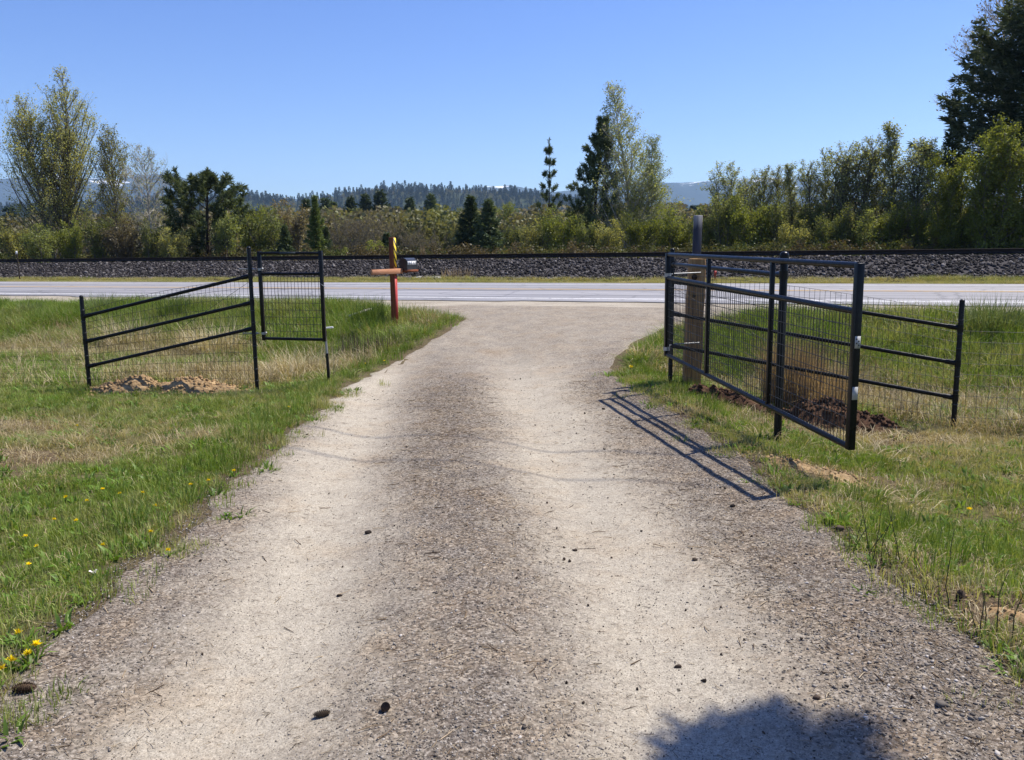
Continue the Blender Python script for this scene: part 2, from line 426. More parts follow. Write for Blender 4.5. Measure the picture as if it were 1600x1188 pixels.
# ------------------------------------------------------------------ geometry-node scatter (for stuff only)
def scatter(name, variants, P, rot, scl, idx, tint, label=None, cat=None):
    col = bpy.data.collections.new(name + '_pieces')
    for i, (me) in enumerate(variants):
        col.objects.link(bpy.data.objects.new('%s_piece_%02d' % (name, i), me))
    n = len(P)
    me = bpy.data.meshes.new(name); me.vertices.add(n); me.vertices.foreach_set('co', np.asarray(P, np.float32).ravel())
    me.attributes.new('rot', 'FLOAT_VECTOR', 'POINT').data.foreach_set('vector', np.asarray(rot, np.float32).ravel())
    me.attributes.new('scl', 'FLOAT_VECTOR', 'POINT').data.foreach_set('vector', np.asarray(scl, np.float32).ravel())
    me.attributes.new('idx', 'INT', 'POINT').data.foreach_set('value', np.asarray(idx, np.int32))
    me.attributes.new('tint', 'FLOAT', 'POINT').data.foreach_set('value', np.asarray(tint, np.float32))
    o = bpy.data.objects.new(name, me); COL.objects.link(o)
    ng = bpy.data.node_groups.new(name + '_scatter', 'GeometryNodeTree')
    ng.interface.new_socket('Geometry', in_out='INPUT', socket_type='NodeSocketGeometry')
    ng.interface.new_socket('Geometry', in_out='OUTPUT', socket_type='NodeSocketGeometry')
    gi = ng.nodes.new('NodeGroupInput'); go = ng.nodes.new('NodeGroupOutput')
    ci = ng.nodes.new('GeometryNodeCollectionInfo'); ci.inputs['Collection'].default_value = col
    ci.inputs['Separate Children'].default_value = True; ci.inputs['Reset Children'].default_value = True
    ip = ng.nodes.new('GeometryNodeInstanceOnPoints'); ip.inputs['Pick Instance'].default_value = True
    def attr(nm, t):
        a = ng.nodes.new('GeometryNodeInputNamedAttribute'); a.data_type = t; a.inputs['Name'].default_value = nm
        return [s for s in a.outputs if s.enabled and s.name == 'Attribute'][0]
    ng.links.new(gi.outputs[0], ip.inputs['Points']); ng.links.new(ci.outputs[0], ip.inputs['Instance'])
    ng.links.new(attr('idx', 'INT'), ip.inputs['Instance Index'])
    e2r = ng.nodes.new('FunctionNodeEulerToRotation'); ng.links.new(attr('rot', 'FLOAT_VECTOR'), e2r.inputs[0])
    ng.links.new(e2r.outputs[0], ip.inputs['Rotation']); ng.links.new(attr('scl', 'FLOAT_VECTOR'), ip.inputs['Scale'])
    ng.links.new(ip.outputs[0], go.inputs[0])
    md = o.modifiers.new('scatter', 'NODES'); md.node_group = ng
    return tag(o, label, cat, None, 'stuff')

def blades(rng, n, rad, h0, h1, wd, lean, curl=.5, mat=None, name='clump', flat=0.0):
    a = rng.uniform(0, 2 * math.pi, n); r = rad * np.sqrt(rng.uniform(0, 1, n))
    B = np.stack([r * np.cos(a), r * np.sin(a), np.full(n, -.01)], 1)
    ya = a + rng.normal(0, .9, n); H = rng.uniform(h0, h1, n); ln = np.abs(rng.normal(0, lean, n)) + flat
    d = np.stack([np.cos(ya), np.sin(ya), np.zeros(n)], 1); side = np.stack([-np.sin(ya), np.cos(ya), np.zeros(n)], 1)
    tw = rng.uniform(-1, 1, n)[:, None]; side = side * np.cos(tw) + d * np.sin(tw)
    up = np.array([0, 0, 1.0]); W = (wd * rng.uniform(.6, 1.3, n))[:, None]
    l1 = np.clip(ln * .6, 0, 1.35)[:, None]; l2 = np.clip(ln * (1 + curl), 0, 1.7)[:, None]
    M = B + (up * np.cos(l1) + d * np.sin(l1)) * (H * .55)[:, None]
    T = M + (up * np.cos(l2) + d * np.sin(l2)) * (H * .5)[:, None]
    T[:, 2] = np.maximum(T[:, 2], .004)
    V = np.stack([B - side * W * .5, B + side * W * .5, M - side * W * .42, M + side * W * .42, T], 1).reshape(-1, 3)
    b = (np.arange(n) * 5)[:, None]
    me = np_mesh(name, V, [b + np.array([[2, 3, 4]]), b + np.array([[0, 1, 3, 2]])])
    if mat: me.materials.append(mat)
    return me

def rock_mesh(rng, name, mat, sub=1, sq=(1, .8, .6)):
    t = (1 + 5 ** .5) / 2
    V = np.array([(-1, t, 0), (1, t, 0), (-1, -t, 0), (1, -t, 0), (0, -1, t), (0, 1, t), (0, -1, -t), (0, 1, -t), (t, 0, -1), (t, 0, 1), (-t, 0, -1), (-t, 0, 1)], float)
    V /= np.linalg.norm(V[0])
    Fc = [(0, 11, 5), (0, 5, 1), (0, 1, 7), (0, 7, 10), (0, 10, 11), (1, 5, 9), (5, 11, 4), (11, 10, 2), (10, 7, 6), (7, 1, 8), (3, 9, 4), (3, 4, 2), (3, 2, 6), (3, 6, 8), (3, 8, 9), (4, 9, 5), (2, 4, 11), (6, 2, 10), (8, 6, 7), (9, 8, 1)]
    for _ in range(sub):
        V = list(map(tuple, V)); cache = {}; nf = []
        def mid(a, b):
            k = (min(a, b), max(a, b))
            if k not in cache:
                p = (np.array(V[a]) + np.array(V[b])); p /= np.linalg.norm(p); V.append(tuple(p)); cache[k] = len(V) - 1
            return cache[k]
        for a, b, c in Fc:
            x, y, z = mid(a, b), mid(b, c), mid(c, a); nf += [(a, x, z), (b, y, x), (c, z, y), (x, y, z)]
        Fc = nf; V = np.array(V)
    V = V * (1 + rng.normal(0, .17, (len(V), 1)))
    for _ in range(4):                                     # flat fracture faces
        nrm = rng.normal(size=3); nrm /= np.linalg.norm(nrm); d = rng.uniform(.55, .85)
        ex = np.maximum(V @ nrm - d, 0); V = V - ex[:, None] * nrm
    V = V * np.array(sq)
    me = np_mesh(name, V, [np.array(Fc)])
    if mat: me.materials.append(mat)
    return me

# ------------------------------------------------------------------ the ground
def build_ground():
    def axis(lo, hi, a, n):
        u = np.linspace(math.asinh(lo / a), math.asinh(hi / a), n); return a * np.sinh(u)
    xs = axis(-9000, 9000, 3.2, 430); ys = axis(-900, 9000, 3.2, 420) + 6.0
    X, Y = np.meshgrid(xs, ys); Z = ground_z(X, Y)
    s = s_of(X, Y)
    Z = Z - .06 * (sm(15.6, 16.2, s) * sm(29.5, 28.5, s))
    offd = np.maximum(np.interp(Y, LY, LX) - X, X - np.interp(Y, RY, RX))
    Z = Z - .09 * sm(-.12, -.4, offd) * sm(16.2, 15.4, s) * (Y > -4)
    V = np.stack([X, Y, Z], -1).reshape(-1, 3); ny, nx = X.shape
    i = np.arange(ny * nx).reshape(ny, nx)
    Q = np.stack([i[:-1, :-1], i[:-1, 1:], i[1:, 1:], i[1:, :-1]], -1).reshape(-1, 4)
    me = np_mesh('ground', V, [Q], True)
    x, y = V[:, 0], V[:, 1]
    off = np.maximum(np.interp(y, LY, LX) - x, x - np.interp(y, RY, RX))
    soil = sm(.55, .0, off) * .8 + soil_mask(x, y)
    me.attributes.new('soil', 'FLOAT', 'POINT').data.foreach_set('value', np.clip(soil, 0, 1).astype(np.float32))
    me.attributes.new('far', 'FLOAT', 'POINT').data.foreach_set('value', sm(32, 60, s_of(x, y)).astype(np.float32))
    o = link('ground', me, mat_ground()); return tag(o, 'grassy ground with bare brown patches around the gravel driveway', None, None, 'structure')

def soil_mask(x, y):
    """bare scuffed patches in the mown grass"""
    m = 0 * np.asarray(x, float)
    for (cx, cy, rx, ry, a) in ((-4.0, 6.5, .8, .42, 1.2), (-5.4, 7.9, 1.1, .5, 1.2), (-2.9, 7.2, .55, .22, .7), (-3.8, 5.9, .6, .14, .9), (-5.2, 5.8, .8, .3, .7),
                                (2.6, 5.9, .7, .35, .9), (3.3, 7.5, 1.2, .35, .8), (2.4, 8.0, .8, .5, .8), (5.0, 7.0, .9, .3, .6), (2.35, 4.05, .6, .25, .6), (3.3, 5.2, .5, .25, .5),
                                (4.4, 6.1, .7, .3, .6), (2.2, 3.5, .35, .2, .8)):
        m = m + a * np.exp(-(((x - cx) / rx) ** 2 + ((y - cy) / ry) ** 2) ** 1.5)
    return np.clip(m, 0, 1)

build_ground()

def build_driveway():
    ys = np.concatenate([np.arange(-3, 2, .25), np.arange(2, 6, .03), np.arange(6, 17.2, .06)])
    nu = 130; rows = []
    for y in ys:
        l, r = float(edge_l(y)), float(edge_r(y))
        r = min(r, (15.75 - CP * y) / SP) if y > 13.5 else r
        r = max(r, l + .05)
        rows.append(np.stack([np.linspace(l, r, nu), np.full(nu, y)], 1))
    G = np.array(rows); X, Y = G[..., 0], G[..., 1]
    Z = drive_z(X, Y)
    Z[:, 0] = ground_z(X[:, 0], Y[:, 0]) - .03; Z[:, -1] = ground_z(X[:, -1], Y[:, -1]) - .03
    Z[:, 0] = np.minimum(Z[:, 0], Z[:, 1]); Z[:, -1] = np.minimum(Z[:, -1], Z[:, -2])
    V = np.stack([X, Y, Z], -1).reshape(-1, 3); i = np.arange(len(V)).reshape(X.shape)
    Q = np.stack([i[:-1, :-1], i[:-1, 1:], i[1:, 1:], i[1:, :-1]], -1).reshape(-1, 4)
    me = np_mesh('driveway', V, [Q], True)
    me.attributes.new('track', 'FLOAT', 'POINT').data.foreach_set('value', track(V[:, 0], V[:, 1]).astype(np.float32))
    o = link('driveway', me, mat_gravel('driveway_gravel')); tag(o, 'gravel driveway with two pale wheel tracks', None, None, 'structure')
def track(x, y):
    c = strip_c(y); wob = (fbm(np.asarray(y) * .8, 1.7, 41) - .47) * .3
    k = 1 + np.clip(y - 3, 0, 8) * .03
    m = np.exp(-(np.abs(x - c - .80 * k + wob) / (.47 * k)) ** 2.3) + np.exp(-(np.abs(x - c + .82 * k + wob) / (.44 * k)) ** 2.3)
    far = sm(9.5, 13, y)
    return np.clip(m * (1 - far) + far * .42, 0, 1) * .93
build_driveway()

# highway, in its own frame: x along, y across
def road_obj(name, t0, t1, s0, s1, zf, mat, label, nt_=120, ns=10, edge=0.0):
    ts, ss = np.linspace(t0, t1, nt_), np.linspace(s0, s1, ns); T, Sg = np.meshgrid(ts, ss)
    if edge:
        Sg = Sg.copy(); Sg[0] += (fbm(T[0] * .7, 2.2, 61) - .47) * edge
    Z = zf(T, Sg)
    V = np.stack([T, Sg, Z], -1).reshape(-1, 3); i = np.arange(len(V)).reshape(T.shape)
    Q = np.stack([i[:-1, :-1], i[:-1, 1:], i[1:, 1:], i[1:, :-1]], -1).reshape(-1, 4)
    o = link(name, np_mesh(name, V, [Q], True), mat); o.rotation_euler = (0, 0, -PHI)
    return tag(o, label, None, None, 'structure')
S_FOG, S_MID, S_FOG2, S_END = 18.0, 21.8, 25.6, 27.3
def road_z(t, s): return .535 + .045 * (1 - np.abs((s - 22) / 5.5) ** 1.5) * 1.0 - .02
GRAV2 = mat_gravel('shoulder_gravel', False)
shoulder = road_obj('road_shoulder', -420, 300, 15.15, 17.6, lambda t, s: .512 + (s - 17.5) * .012 + (s < 15.3) * -.08, GRAV2, 'pale gravel shoulder along the near side of the highway', 900, 8, .7)
ASPH = mat_asphalt()
road_obj('highway', -420, 300, 17.2, S_END, road_z, ASPH, 'two-lane asphalt highway crossing behind the gates', 1400, 24, .75)
PW, PY = mat_paint('road_paint_white', (.80, .80, .78)), mat_paint('road_paint_yellow', (.62, .36, .06))
def stripe(s, w_, mat, label): road_obj('road_marking', -420, 300, s - w_ / 2, s + w_ / 2, lambda t, q: road_z(t, q) + .004, mat, label, 400, 2)
stripe(S_FOG, .11, PW, 'white edge line on the near side of the highway')
stripe(S_FOG2, .11, PW, 'white edge line on the far side of the highway')
stripe(S_MID - .14, .10, PY, 'nearer line of the double yellow centre line'); stripe(S_MID + .14, .10, PY, 'farther line of the double yellow centre line')

# railway bank
BALL = mat_rock('ballast_stone', [(0, (.011, .0095, .0095)), (.55, (.026, .0225, .0225)), (.85, (.060, .053, .052)), (1, (.20, .18, .17))])
S_TOE, S_CREST, S_RAIL, Z_BED = 28.7, 32.3, 33.5, 1.22
def bank_z(t, s):
    prof = np.interp(s, [28.1, S_TOE, S_CREST, 32.6, 36.4, 36.7, 39.2], [.40, .56, Z_BED, Z_BED + .02, Z_BED + .02, Z_BED, .40])
    return prof + (fbm(t * 1.2, s * 1.2, 71) - .47) * .10 * sm(28.1, 29.1, s) * sm(32.9, 32.0, s) + (fbm(t * 6, s * 6, 72) - .47) * .05
m, nt, b = new_mat('ballast_bed', .95, .1)
nt.links.new(ramp(nt, noise(nt, 16, 5, .75, objcoord(nt)), [(.3, (.022, .020, .022)), (.7, (.085, .078, .080))]), b.inputs['Base Color'])
ballast = road_obj('railway_embankment', -260, 180, 28.1, 39.2, bank_z, m, 'dark ballast embankment carrying the railway', 900, 44)
rail_mb = None
def rail(s, label):
    prof = [(-.07, 0), (.07, 0), (.07, .012), (.011, .03), (.011, .125), (.037, .14), (.037, .172), (-.037, .172), (-.037, .14), (-.011, .125), (-.011, .03), (-.07, .012)]
    ts = np.linspace(-260, 180, 23); n = len(prof); V = []
    for t in ts: V += [(t, s + a, Z_BED + .115 + z) for a, z in prof]
    q = [(i * n + k, i * n + (k + 1) % n, (i + 1) * n + (k + 1) % n, (i + 1) * n + k) for i in range(len(ts) - 1) for k in range(n)]
    o = link('railway_rail', np_mesh('railway_rail', V, [np.array(q)]), STEEL_RAIL); o.rotation_euler = (0, 0, -PHI)
    tag(o, label, 'rail', 'rails of the railway')
rail(S_RAIL, 'dark steel rail on the near edge of the railway ballast')
rail(S_RAIL + 1.5, 'dark steel rail on the far side of the track, behind the nearer rail')

rng = np.random.default_rng(7)
rocks = [rock_mesh(np.random.default_rng(100 + i), 'ballast_rock', BALL, 1, (1, .85, .7)) for i in range(5)]
n = 29000
t = rng.uniform(-46, 34, n); s = rng.uniform(28.35, 33.1, n)
x, y = road_xy(t, s); z = bank_z(t, s)
sc = rng.uniform(.035, .085, n)[:, None] * np.ones((1, 3))
scatter('ballast', rocks, np.stack([x, y, z + .01], 1), rng.uniform(0, 6.28, (n, 3)), sc, rng.integers(0, 5, n), rng.uniform(0, 1, n), 'loose dark ballast stones on the railway bank')

# ------------------------------------------------------------------ hills and mountains
def ridge(name, D0, depth, prof, mat, label, amp, seed, snow=None, nx=260, ny=26, fq=1.0):
    """prof: (px, py) silhouette as bearing and elevation of the crest, built as a real ridge at distance D0"""
    px = np.array([p[0] for p in prof], float); py = np.array([p[1] for p in prof], float)
    X = np.linspace(px.min(), px.max(), nx)
    xw = (X - 800) / F_PX * D0
    zc = EYE + (YH - ROLL * (X - 800) - np.interp(X, px, py)) / F_PX * D0
    V = []; sn = []
    for j in range(ny):
        v = j / (ny - 1)                                         # 0 foot in front, .55 crest, 1 foot behind
        k = sm(0, .55, v) if v < .55 else sm(1.0, .55, v)
        yy = D0 + (v - .55) * depth
        nz = (fbm(xw / 400 * fq, np.full(nx, yy) / 400 * fq, seed, 5) - .48) * amp
        z = zc * k + nz * (.35 + k) * (v > 0) * (v < 1)
        V.append(np.stack([xw * (yy / D0), np.full(nx, yy), z - (12 if v in (0, 1) else 0)], 1))
        sn.append(np.full(nx, k))
    V = np.concatenate(V); i = np.arange(len(V)).reshape(ny, nx)
    Q = np.stack([i[:-1, :-1], i[:-1, 1:], i[1:, 1:], i[1:, :-1]], -1).reshape(-1, 4)
    me = np_mesh(name, V, [Q], True)
    if snow is not None:
        kk = np.concatenate(sn); bx = np.tile(X, ny)
        f = np.zeros(len(bx))
        for (c, hw, a) in snow: f += a * np.exp(-((bx - c) / hw) ** 2)
        me.attributes.new('snow', 'FLOAT', 'POINT').data.foreach_set('value', (f * sm(.62, .98, kk)).astype(np.float32))
    o = link(name, me, mat); tag(o, label, None, None, 'structure'); return V.reshape(ny, nx, 3)
MTN = mat_hill('mountain_forest', (.030, .040, .040), (.055, .068, .060), True)
HILL = mat_hill('hill_forest_floor', (.028, .038, .022), (.055, .062, .032))
ridge('mountain', 6400, 3000, [(-700, 330), (-200, 300), (40, 284), (110, 277), (150, 280), (200, 286), (250, 281), (285, 281), (330, 294), (380, 306), (430, 314), (480, 316), (520, 312), (560, 301), (590, 300),
      (640, 306), (720, 303), (770, 297), (800, 296), (830, 299), (870, 303), (905, 299), (960, 294), (1030, 291), (1062, 293), (1110, 290), (1180, 284), (1260, 287), (1340, 292), (1450, 296), (1700, 306), (2300, 335)],
      MTN, 'distant blue mountains with snow patches behind the trees', 70, 301, [(165, 50, .62), (100, 26, .5), (205, 22, .5), (575, 16, .7), (785, 24, .62), (1085, 30, .45), (1190, 50, .6)], 420, 40, .6)
HV = ridge('forested_hill', 1700, 900, [(-400, 345), (100, 330), (300, 318), (400, 316), (480, 320), (520, 316), (560, 309), (600, 303), (640, 302), (700, 303), (760, 305), (800, 308), (850, 313), (900, 320), (1000, 334), (1150, 345), (1500, 352), (2000, 365)],
      HILL, 'low forested hill rising above the far woods', 10, 311, None, 220, 24)

# ------------------------------------------------------------------ tree generators
def curve_pts(p0, d, L, n, bend, rng, wob=.08):
    """polyline from p0 along d, bending towards bend"""
    P = [np.array(p0, float)]; d = np.array(d, float); d /= np.linalg.norm(d)
    for i in range(n):
        d = d + np.array(bend) / n + rng.normal(0, wob, 3); d /= np.linalg.norm(d)
        P.append(P[-1] + d * L / n)
    return np.array(P)
def leaf_quads(mb, C, size, rng, asp=.75, flop=None):
    n = len(C)
    a = rng.normal(size=(n, 3)); a /= np.linalg.norm(a, axis=1)[:, None]
    if flop is not None: a = a * np.array(flop); a /= np.linalg.norm(a, axis=1)[:, None]
    b = rng.normal(size=(n, 3)); b -= (b * a).sum(1)[:, None] * a; b /= np.linalg.norm(b, axis=1)[:, None]
    sz = (size * rng.uniform(.6, 1.35, n))[:, None]
    V = np.stack([C - a * sz * .5, C + b * sz * asp * .5, C + a * sz * .5, C - b * sz * asp * .5], 1).reshape(-1, 3)
    k = (np.arange(n) * 4)[:, None]
    mb.add(V, quads=k + np.array([[0, 1, 2, 3]]))

def deciduous(seed, H, Rm, h0=.15, nprim=50, nsec=9, ntw=3, nleaf=9000, leaf=.12, tr=.16, up=.7, stems=1, spread=.25, prof=None, bend=.5, clump=.12, sidesd=.35):
    """stems, boughs, branches, twigs and separate leaves; returns (wood, leaves) collectors"""
    rng = np.random.default_rng(seed); wood, lv = MB(), MB()
    prof = prof or (lambda t: (math.sin(min(1, (t - h0) / (1 - h0) * 1.0 + .12) * math.pi * .92) ** .7))
    A0, A1, RA, RB = [], [], [], []; tips = []
    for k in range(stems):
        az = k / stems * 6.28 + rng.uniform(0, 1.5); ln = spread * rng.uniform(.6, 1.2) if stems > 1 else rng.normal(0, .03)
        Hk = H * (1 if k == 0 else rng.uniform(.72, .98))
        P = curve_pts((math.cos(az) * tr * (stems > 1), math.sin(az) * tr * (stems > 1), -.15), (math.cos(az) * ln, math.sin(az) * ln, 1), Hk, 12, (0, 0, .35), rng, .035)
        rad = np.linspace(1, .06, 13) ** .9 * tr * (1 if stems == 1 else .75)
        wood.tube(P, rad, 7)
        for j in range(nprim // stems):
            t = h0 + (1 - h0) * ((j + rng.uniform(0, 1)) / (nprim // stems)) ** .9; t = min(t, .985)
            i = t * 12; i0 = min(int(i), 11); p = P[i0] + (P[i0 + 1] - P[i0]) * (i - i0)
            a = j * 2.39996 + rng.uniform(-.4, .4) + k
            L = Rm * prof(t) * rng.uniform(.65, 1.15) * (1 if stems == 1 else .72) + .15
            e = up * rng.uniform(.7, 1.25)
            Q = curve_pts(p, (math.cos(a), math.sin(a), e), L, 4, (0, 0, bend), rng, .09)
            r0 = min(tr * .35, .012 + L * .011); rr = np.linspace(r0, r0 * .3, 5)
            for q in range(4): A0.append(Q[q]); A1.append(Q[q + 1]); RA.append(rr[q]); RB.append(rr[q + 1])
            for m_ in range(nsec):
                f = rng.uniform(.2, 1.0); qi = min(int(f * 4), 3); p2 = Q[qi] + (Q[qi + 1] - Q[qi]) * (f * 4 - qi)
                d2 = (Q[-1] - Q[0]); d2 = d2 / (np.linalg.norm(d2) + 1e-6) + rng.normal(0, .6, 3) + np.array([0, 0, sidesd])
                L2 = max(.25, L * .42 * (1.15 - f * .6)) * rng.uniform(.6, 1.2)
                E = curve_pts(p2, d2, L2, 2, (0, 0, .35), rng, .12)
                for q in range(2): A0.append(E[q]); A1.append(E[q + 1]); RA.append(.009 - .003 * q); RB.append(.006 - .003 * q)
                tips.append((E[0], E[2], L2))
                for w_ in range(ntw):
                    f3 = rng.uniform(.3, 1); p3 = E[0] + (E[2] - E[0]) * f3
                    d3 = (E[2] - E[0]) / L2 + rng.normal(0, .7, 3) + np.array([0, 0, .25]); d3 /= np.linalg.norm(d3)
                    L3 = L2 * rng.uniform(.3, .6); A0.append(p3); A1.append(p3 + d3 * L3); RA.append(.005); RB.append(.003); tips.append((p3, p3 + d3 * L3, L3))
    wood.prisms(A0, A1, RA, RB, 3)
    if nleaf:
        ta = np.array([q[0] for q in tips]); tb = np.array([q[1] for q in tips]); tl = np.array([q[2] for q in tips])
        wgt = tl * rng.gamma(.7, 1, len(tl)); pick = rng.choice(len(tips), nleaf, p=wgt / wgt.sum()); f = rng.uniform(.25, 1.05, nleaf)[:, None]
        C = ta[pick] + (tb[pick] - ta[pick]) * f + rng.normal(0, clump, (nleaf, 3))
        leaf_quads(lv, C, leaf, rng)
    return wood, lv

def needle_diamonds(mb, C, D, L, W, rng):
    n = len(C); D = D / (np.linalg.norm(D, axis=1)[:, None] + 1e-9)
    b = rng.normal(size=(n, 3)); b -= (b * D).sum(1)[:, None] * D; b /= np.linalg.norm(b, axis=1)[:, None]
    L = (L * rng.uniform(.7, 1.3, n))[:, None]; W = (W * rng.uniform(.7, 1.3, n))[:, None]
    V = np.stack([C, C + D * L * .45 + b * W * .5, C + D * L, C + D * L * .45 - b * W * .5], 1).reshape(-1, 3)
    mb.add(V, quads=(np.arange(n) * 4)[:, None] + np.array([[0, 1, 2, 3]]))

def spruce(seed, H, Rm, nbr=90, per=46, tr=.14, h0=.04, droop=.35, spray=.34, wid=.10, taper=1.0, rag=.25, lift=.25):
    rng = np.random.default_rng(seed); wood, nee = MB(), MB()
    P = curve_pts((0, 0, -.15), (0, 0, 1), H, 10, (0, 0, .3), rng, .012); wood.tube(P, np.linspace(tr, .012, 11), 7)
    A0, A1, RA, RB = [], [], [], []; C, D = [], []
    for j in range(nbr):
        t = h0 + (1 - h0) * (j + rng.uniform(0, 1)) / nbr; t = min(t, .99)
        p = np.array([0, 0, t * H]); a = j * 2.39996 + rng.uniform(-.5, .5)
        L = (Rm * (1 - t) ** taper + .12) * rng.uniform(1 - rag, 1 + rag * .7)
        Q = curve_pts(p, (math.cos(a), math.sin(a), .15 + t * .5), L, 4, (0, 0, -droop * (1.2 - t) + .0), rng, .05)
        Q[-1][2] += L * lift * .2
        for q in range(4): A0.append(Q[q]); A1.append(Q[q + 1]); RA.append(.022 - .004 * q); RB.append(.018 - .004 * q)
        m_ = max(6, int(per * (L / Rm) ** .8))
        f = rng.uniform(.08, 1.0, m_) ** .8; qi = np.minimum((f * 4).astype(int), 3)
        pp = Q[qi] + (Q[qi + 1] - Q[qi]) * (f * 4 - qi)[:, None]
        out = (Q[-1] - Q[0]) / L; sd = np.array([-out[1], out[0], 0])
        sgn = rng.choice([-1, 1], m_)[:, None]
        wdt = (L * .34 * (1.1 - f))[:, None] * rng.uniform(0, 1, m_)[:, None]
        pp = pp + sgn * sd * wdt + np.array([0, 0, -1]) * wdt * .35
        C.append(pp); D.append(out * rng.uniform(.5, 1.2, m_)[:, None] + sgn * sd * rng.uniform(.2, 1.0, m_)[:, None] + np.array([0, 0, 1]) * rng.normal(-.25, .35, m_)[:, None])
    C, D = np.concatenate(C), np.concatenate(D)
    k = rng.integers(0, len(C), len(C) * 2)                      # three fine needles sprays per spot
    C = np.concatenate([C, C[k] + rng.normal(0, .07, (len(k), 3))]); D = np.concatenate([D, D[k] + rng.normal(0, .45, (len(k), 3))])
    needle_diamonds(nee, C, D, spray, wid, rng); wood.prisms(A0, A1, RA, RB, 3)
    return wood, nee

def pine(seed, H, Rm, nbr=40, tuft=26, nt_=5, tr=.13, h0=.15, up=.55, prof=None, L=.30, W=.05, whorl=5, sub=3):
    rng = np.random.default_rng(seed); wood, nee = MB(), MB()
    P = curve_pts((0, 0, -.15), (0, 0, 1), H, 10, (0, 0, .3), rng, .02); wood.tube(P, np.linspace(tr, .02, 11), 7)
    prof = prof or (lambda t: 1 - t)
    A0, A1, RA, RB = [], [], [], []; C, D = [], []
    nw = max(1, nbr // whorl)
    for j in range(nbr):
        t = h0 + (1 - h0) * ((j // whorl) + rng.uniform(-.12, .12)) / nw; t = min(max(t, h0), .97); i = t * 10; i0 = min(int(i), 9)
        p = P[i0] + (P[i0 + 1] - P[i0]) * (i - i0); a = (j % whorl) / whorl * 6.28 + (j // whorl) * .8 + rng.uniform(-.3, .3)
        Lb = Rm * prof(t) * rng.uniform(.7, 1.15) + .18
        Q = curve_pts(p, (math.cos(a), math.sin(a), up * rng.uniform(.6, 1.3)), Lb, 4, (0, 0, .5), rng, .07)
        for q in range(4): A0.append(Q[q]); A1.append(Q[q + 1]); RA.append(.026 - .005 * q); RB.append(.021 - .005 * q)
        ends = [(Q[-1], Q[-1] - Q[-2])]
        for m_ in range(sub):
            f = rng.uniform(.35, .95); qi = min(int(f * 4), 3); p2 = Q[qi] + (Q[qi + 1] - Q[qi]) * (f * 4 - qi)
            d2 = (Q[-1] - Q[0]) / Lb + rng.normal(0, .5, 3) + np.array([0, 0, .3]); d2 /= np.linalg.norm(d2); e = p2 + d2 * Lb * rng.uniform(.2, .42)
            A0.append(p2); A1.append(e); RA.append(.012); RB.append(.008); ends.append((e, d2))
        for e, d in ends:
            d = d / (np.linalg.norm(d) + 1e-9)
            for q in range(nt_):
                c = e - d * q * L * .42; n_ = tuft
                C.append(np.repeat(c[None], n_, 0) + rng.normal(0, .03, (n_, 3))); D.append(d * .8 + rng.normal(0, .75, (n_, 3)))
    top = P[-1]; C.append(np.repeat(top[None], 50, 0) - np.array([0, 0, 1]) * rng.uniform(0, .6, (50, 1))); D.append(np.array([0, 0, .9]) + rng.normal(0, .5, (50, 3)))
    needle_diamonds(nee, np.concatenate(C), np.concatenate(D), L, W, rng); wood.prisms(A0, A1, RA, RB, 3)
    return wood, nee

PROTO = {}
def proto(key, gen, bark, leafm):
    wd, lv = gen
    mw = wd.mesh('trunk'); mw.materials.append(bark); ml = lv.mesh('crown'); ml.materials.append(leafm)
    z = np.concatenate(lv.V)[:, 2].max(); PROTO[key] = (mw, ml, z)
TREE_N = [0]
def tree(name, key, px, D, topy, label, cat, group=None, wide=1.0, crown_mat=None, base=None, rz=None):
    """one tree: trunk and crown under an Empty at its foot"""
    mw, ml, h = PROTO[key]; p = at(px, topy, D); x, y = p[0], p[1]
    zb = gz(x, y) if base is None else base
    H = p[2] - zb; k = H / h; TREE_N[0] += 1
    r = root(name, (x, y, zb), label, cat, group, (TREE_N[0] * 2.4) % 6.28 if rz is None else rz)
    for nm, me in (('trunk', mw), ('crown', ml)):
        o = bpy.data.objects.new(nm, me); COL.objects.link(o); o.parent = r; o.scale = (k * wide, k * wide, k)
        if nm == 'crown' and crown_mat is not None:
            o.material_slots[0].link = 'OBJECT'; o.material_slots[0].material = crown_mat
    return r

proto('cottonwood', deciduous(11, 13, 6.0, .10, 180, 11, 3, 34000, .095, .19, 1.25, stems=3, spread=.12, bend=.6, clump=.13, prof=lambda t: max(.16, math.sin(min(1, .22 + t * .86) * math.pi) ** .75)), BARK_GREY, L_COT)
proto('poplar', deciduous(12, 9.5, 2.7, .12, 64, 11, 3, 7500, .10, .10, 1.2, bend=.8, clump=.11), BARK_GREY, L_COT)
proto('pale_birch', deciduous(13, 8.0, 2.4, .15, 54, 11, 5, 2200, .08, .085, .9, bend=.2, clump=.08), BARK_PALE, L_ASP)
proto('tall_birch', deciduous(14, 12, 4.0, .05, 90, 12, 3, 13500, .095, .13, .85, bend=.55, clump=.14, prof=lambda t: max(.14, (1.02 - t) ** .85)), BARK_PALE, L_ASP)
proto('yellow_birch', deciduous(15, 8, 3.0, .04, 54, 11, 3, 11000, .12, .10, .9, bend=.6, clump=.14), BARK_GREY, L_YEL)
proto('aspen_a', deciduous(16, 7.5, 1.8, .16, 56, 10, 3, 4600, .085, .085, 1.3, bend=.8, clump=.09), BARK_GREY, L_ASP)
proto('aspen_b', deciduous(17, 7.2, 2.0, .14, 60, 10, 3, 5000, .085, .085, 1.2, stems=2, spread=.12, bend=.8, clump=.09), BARK_GREY, L_ASP)
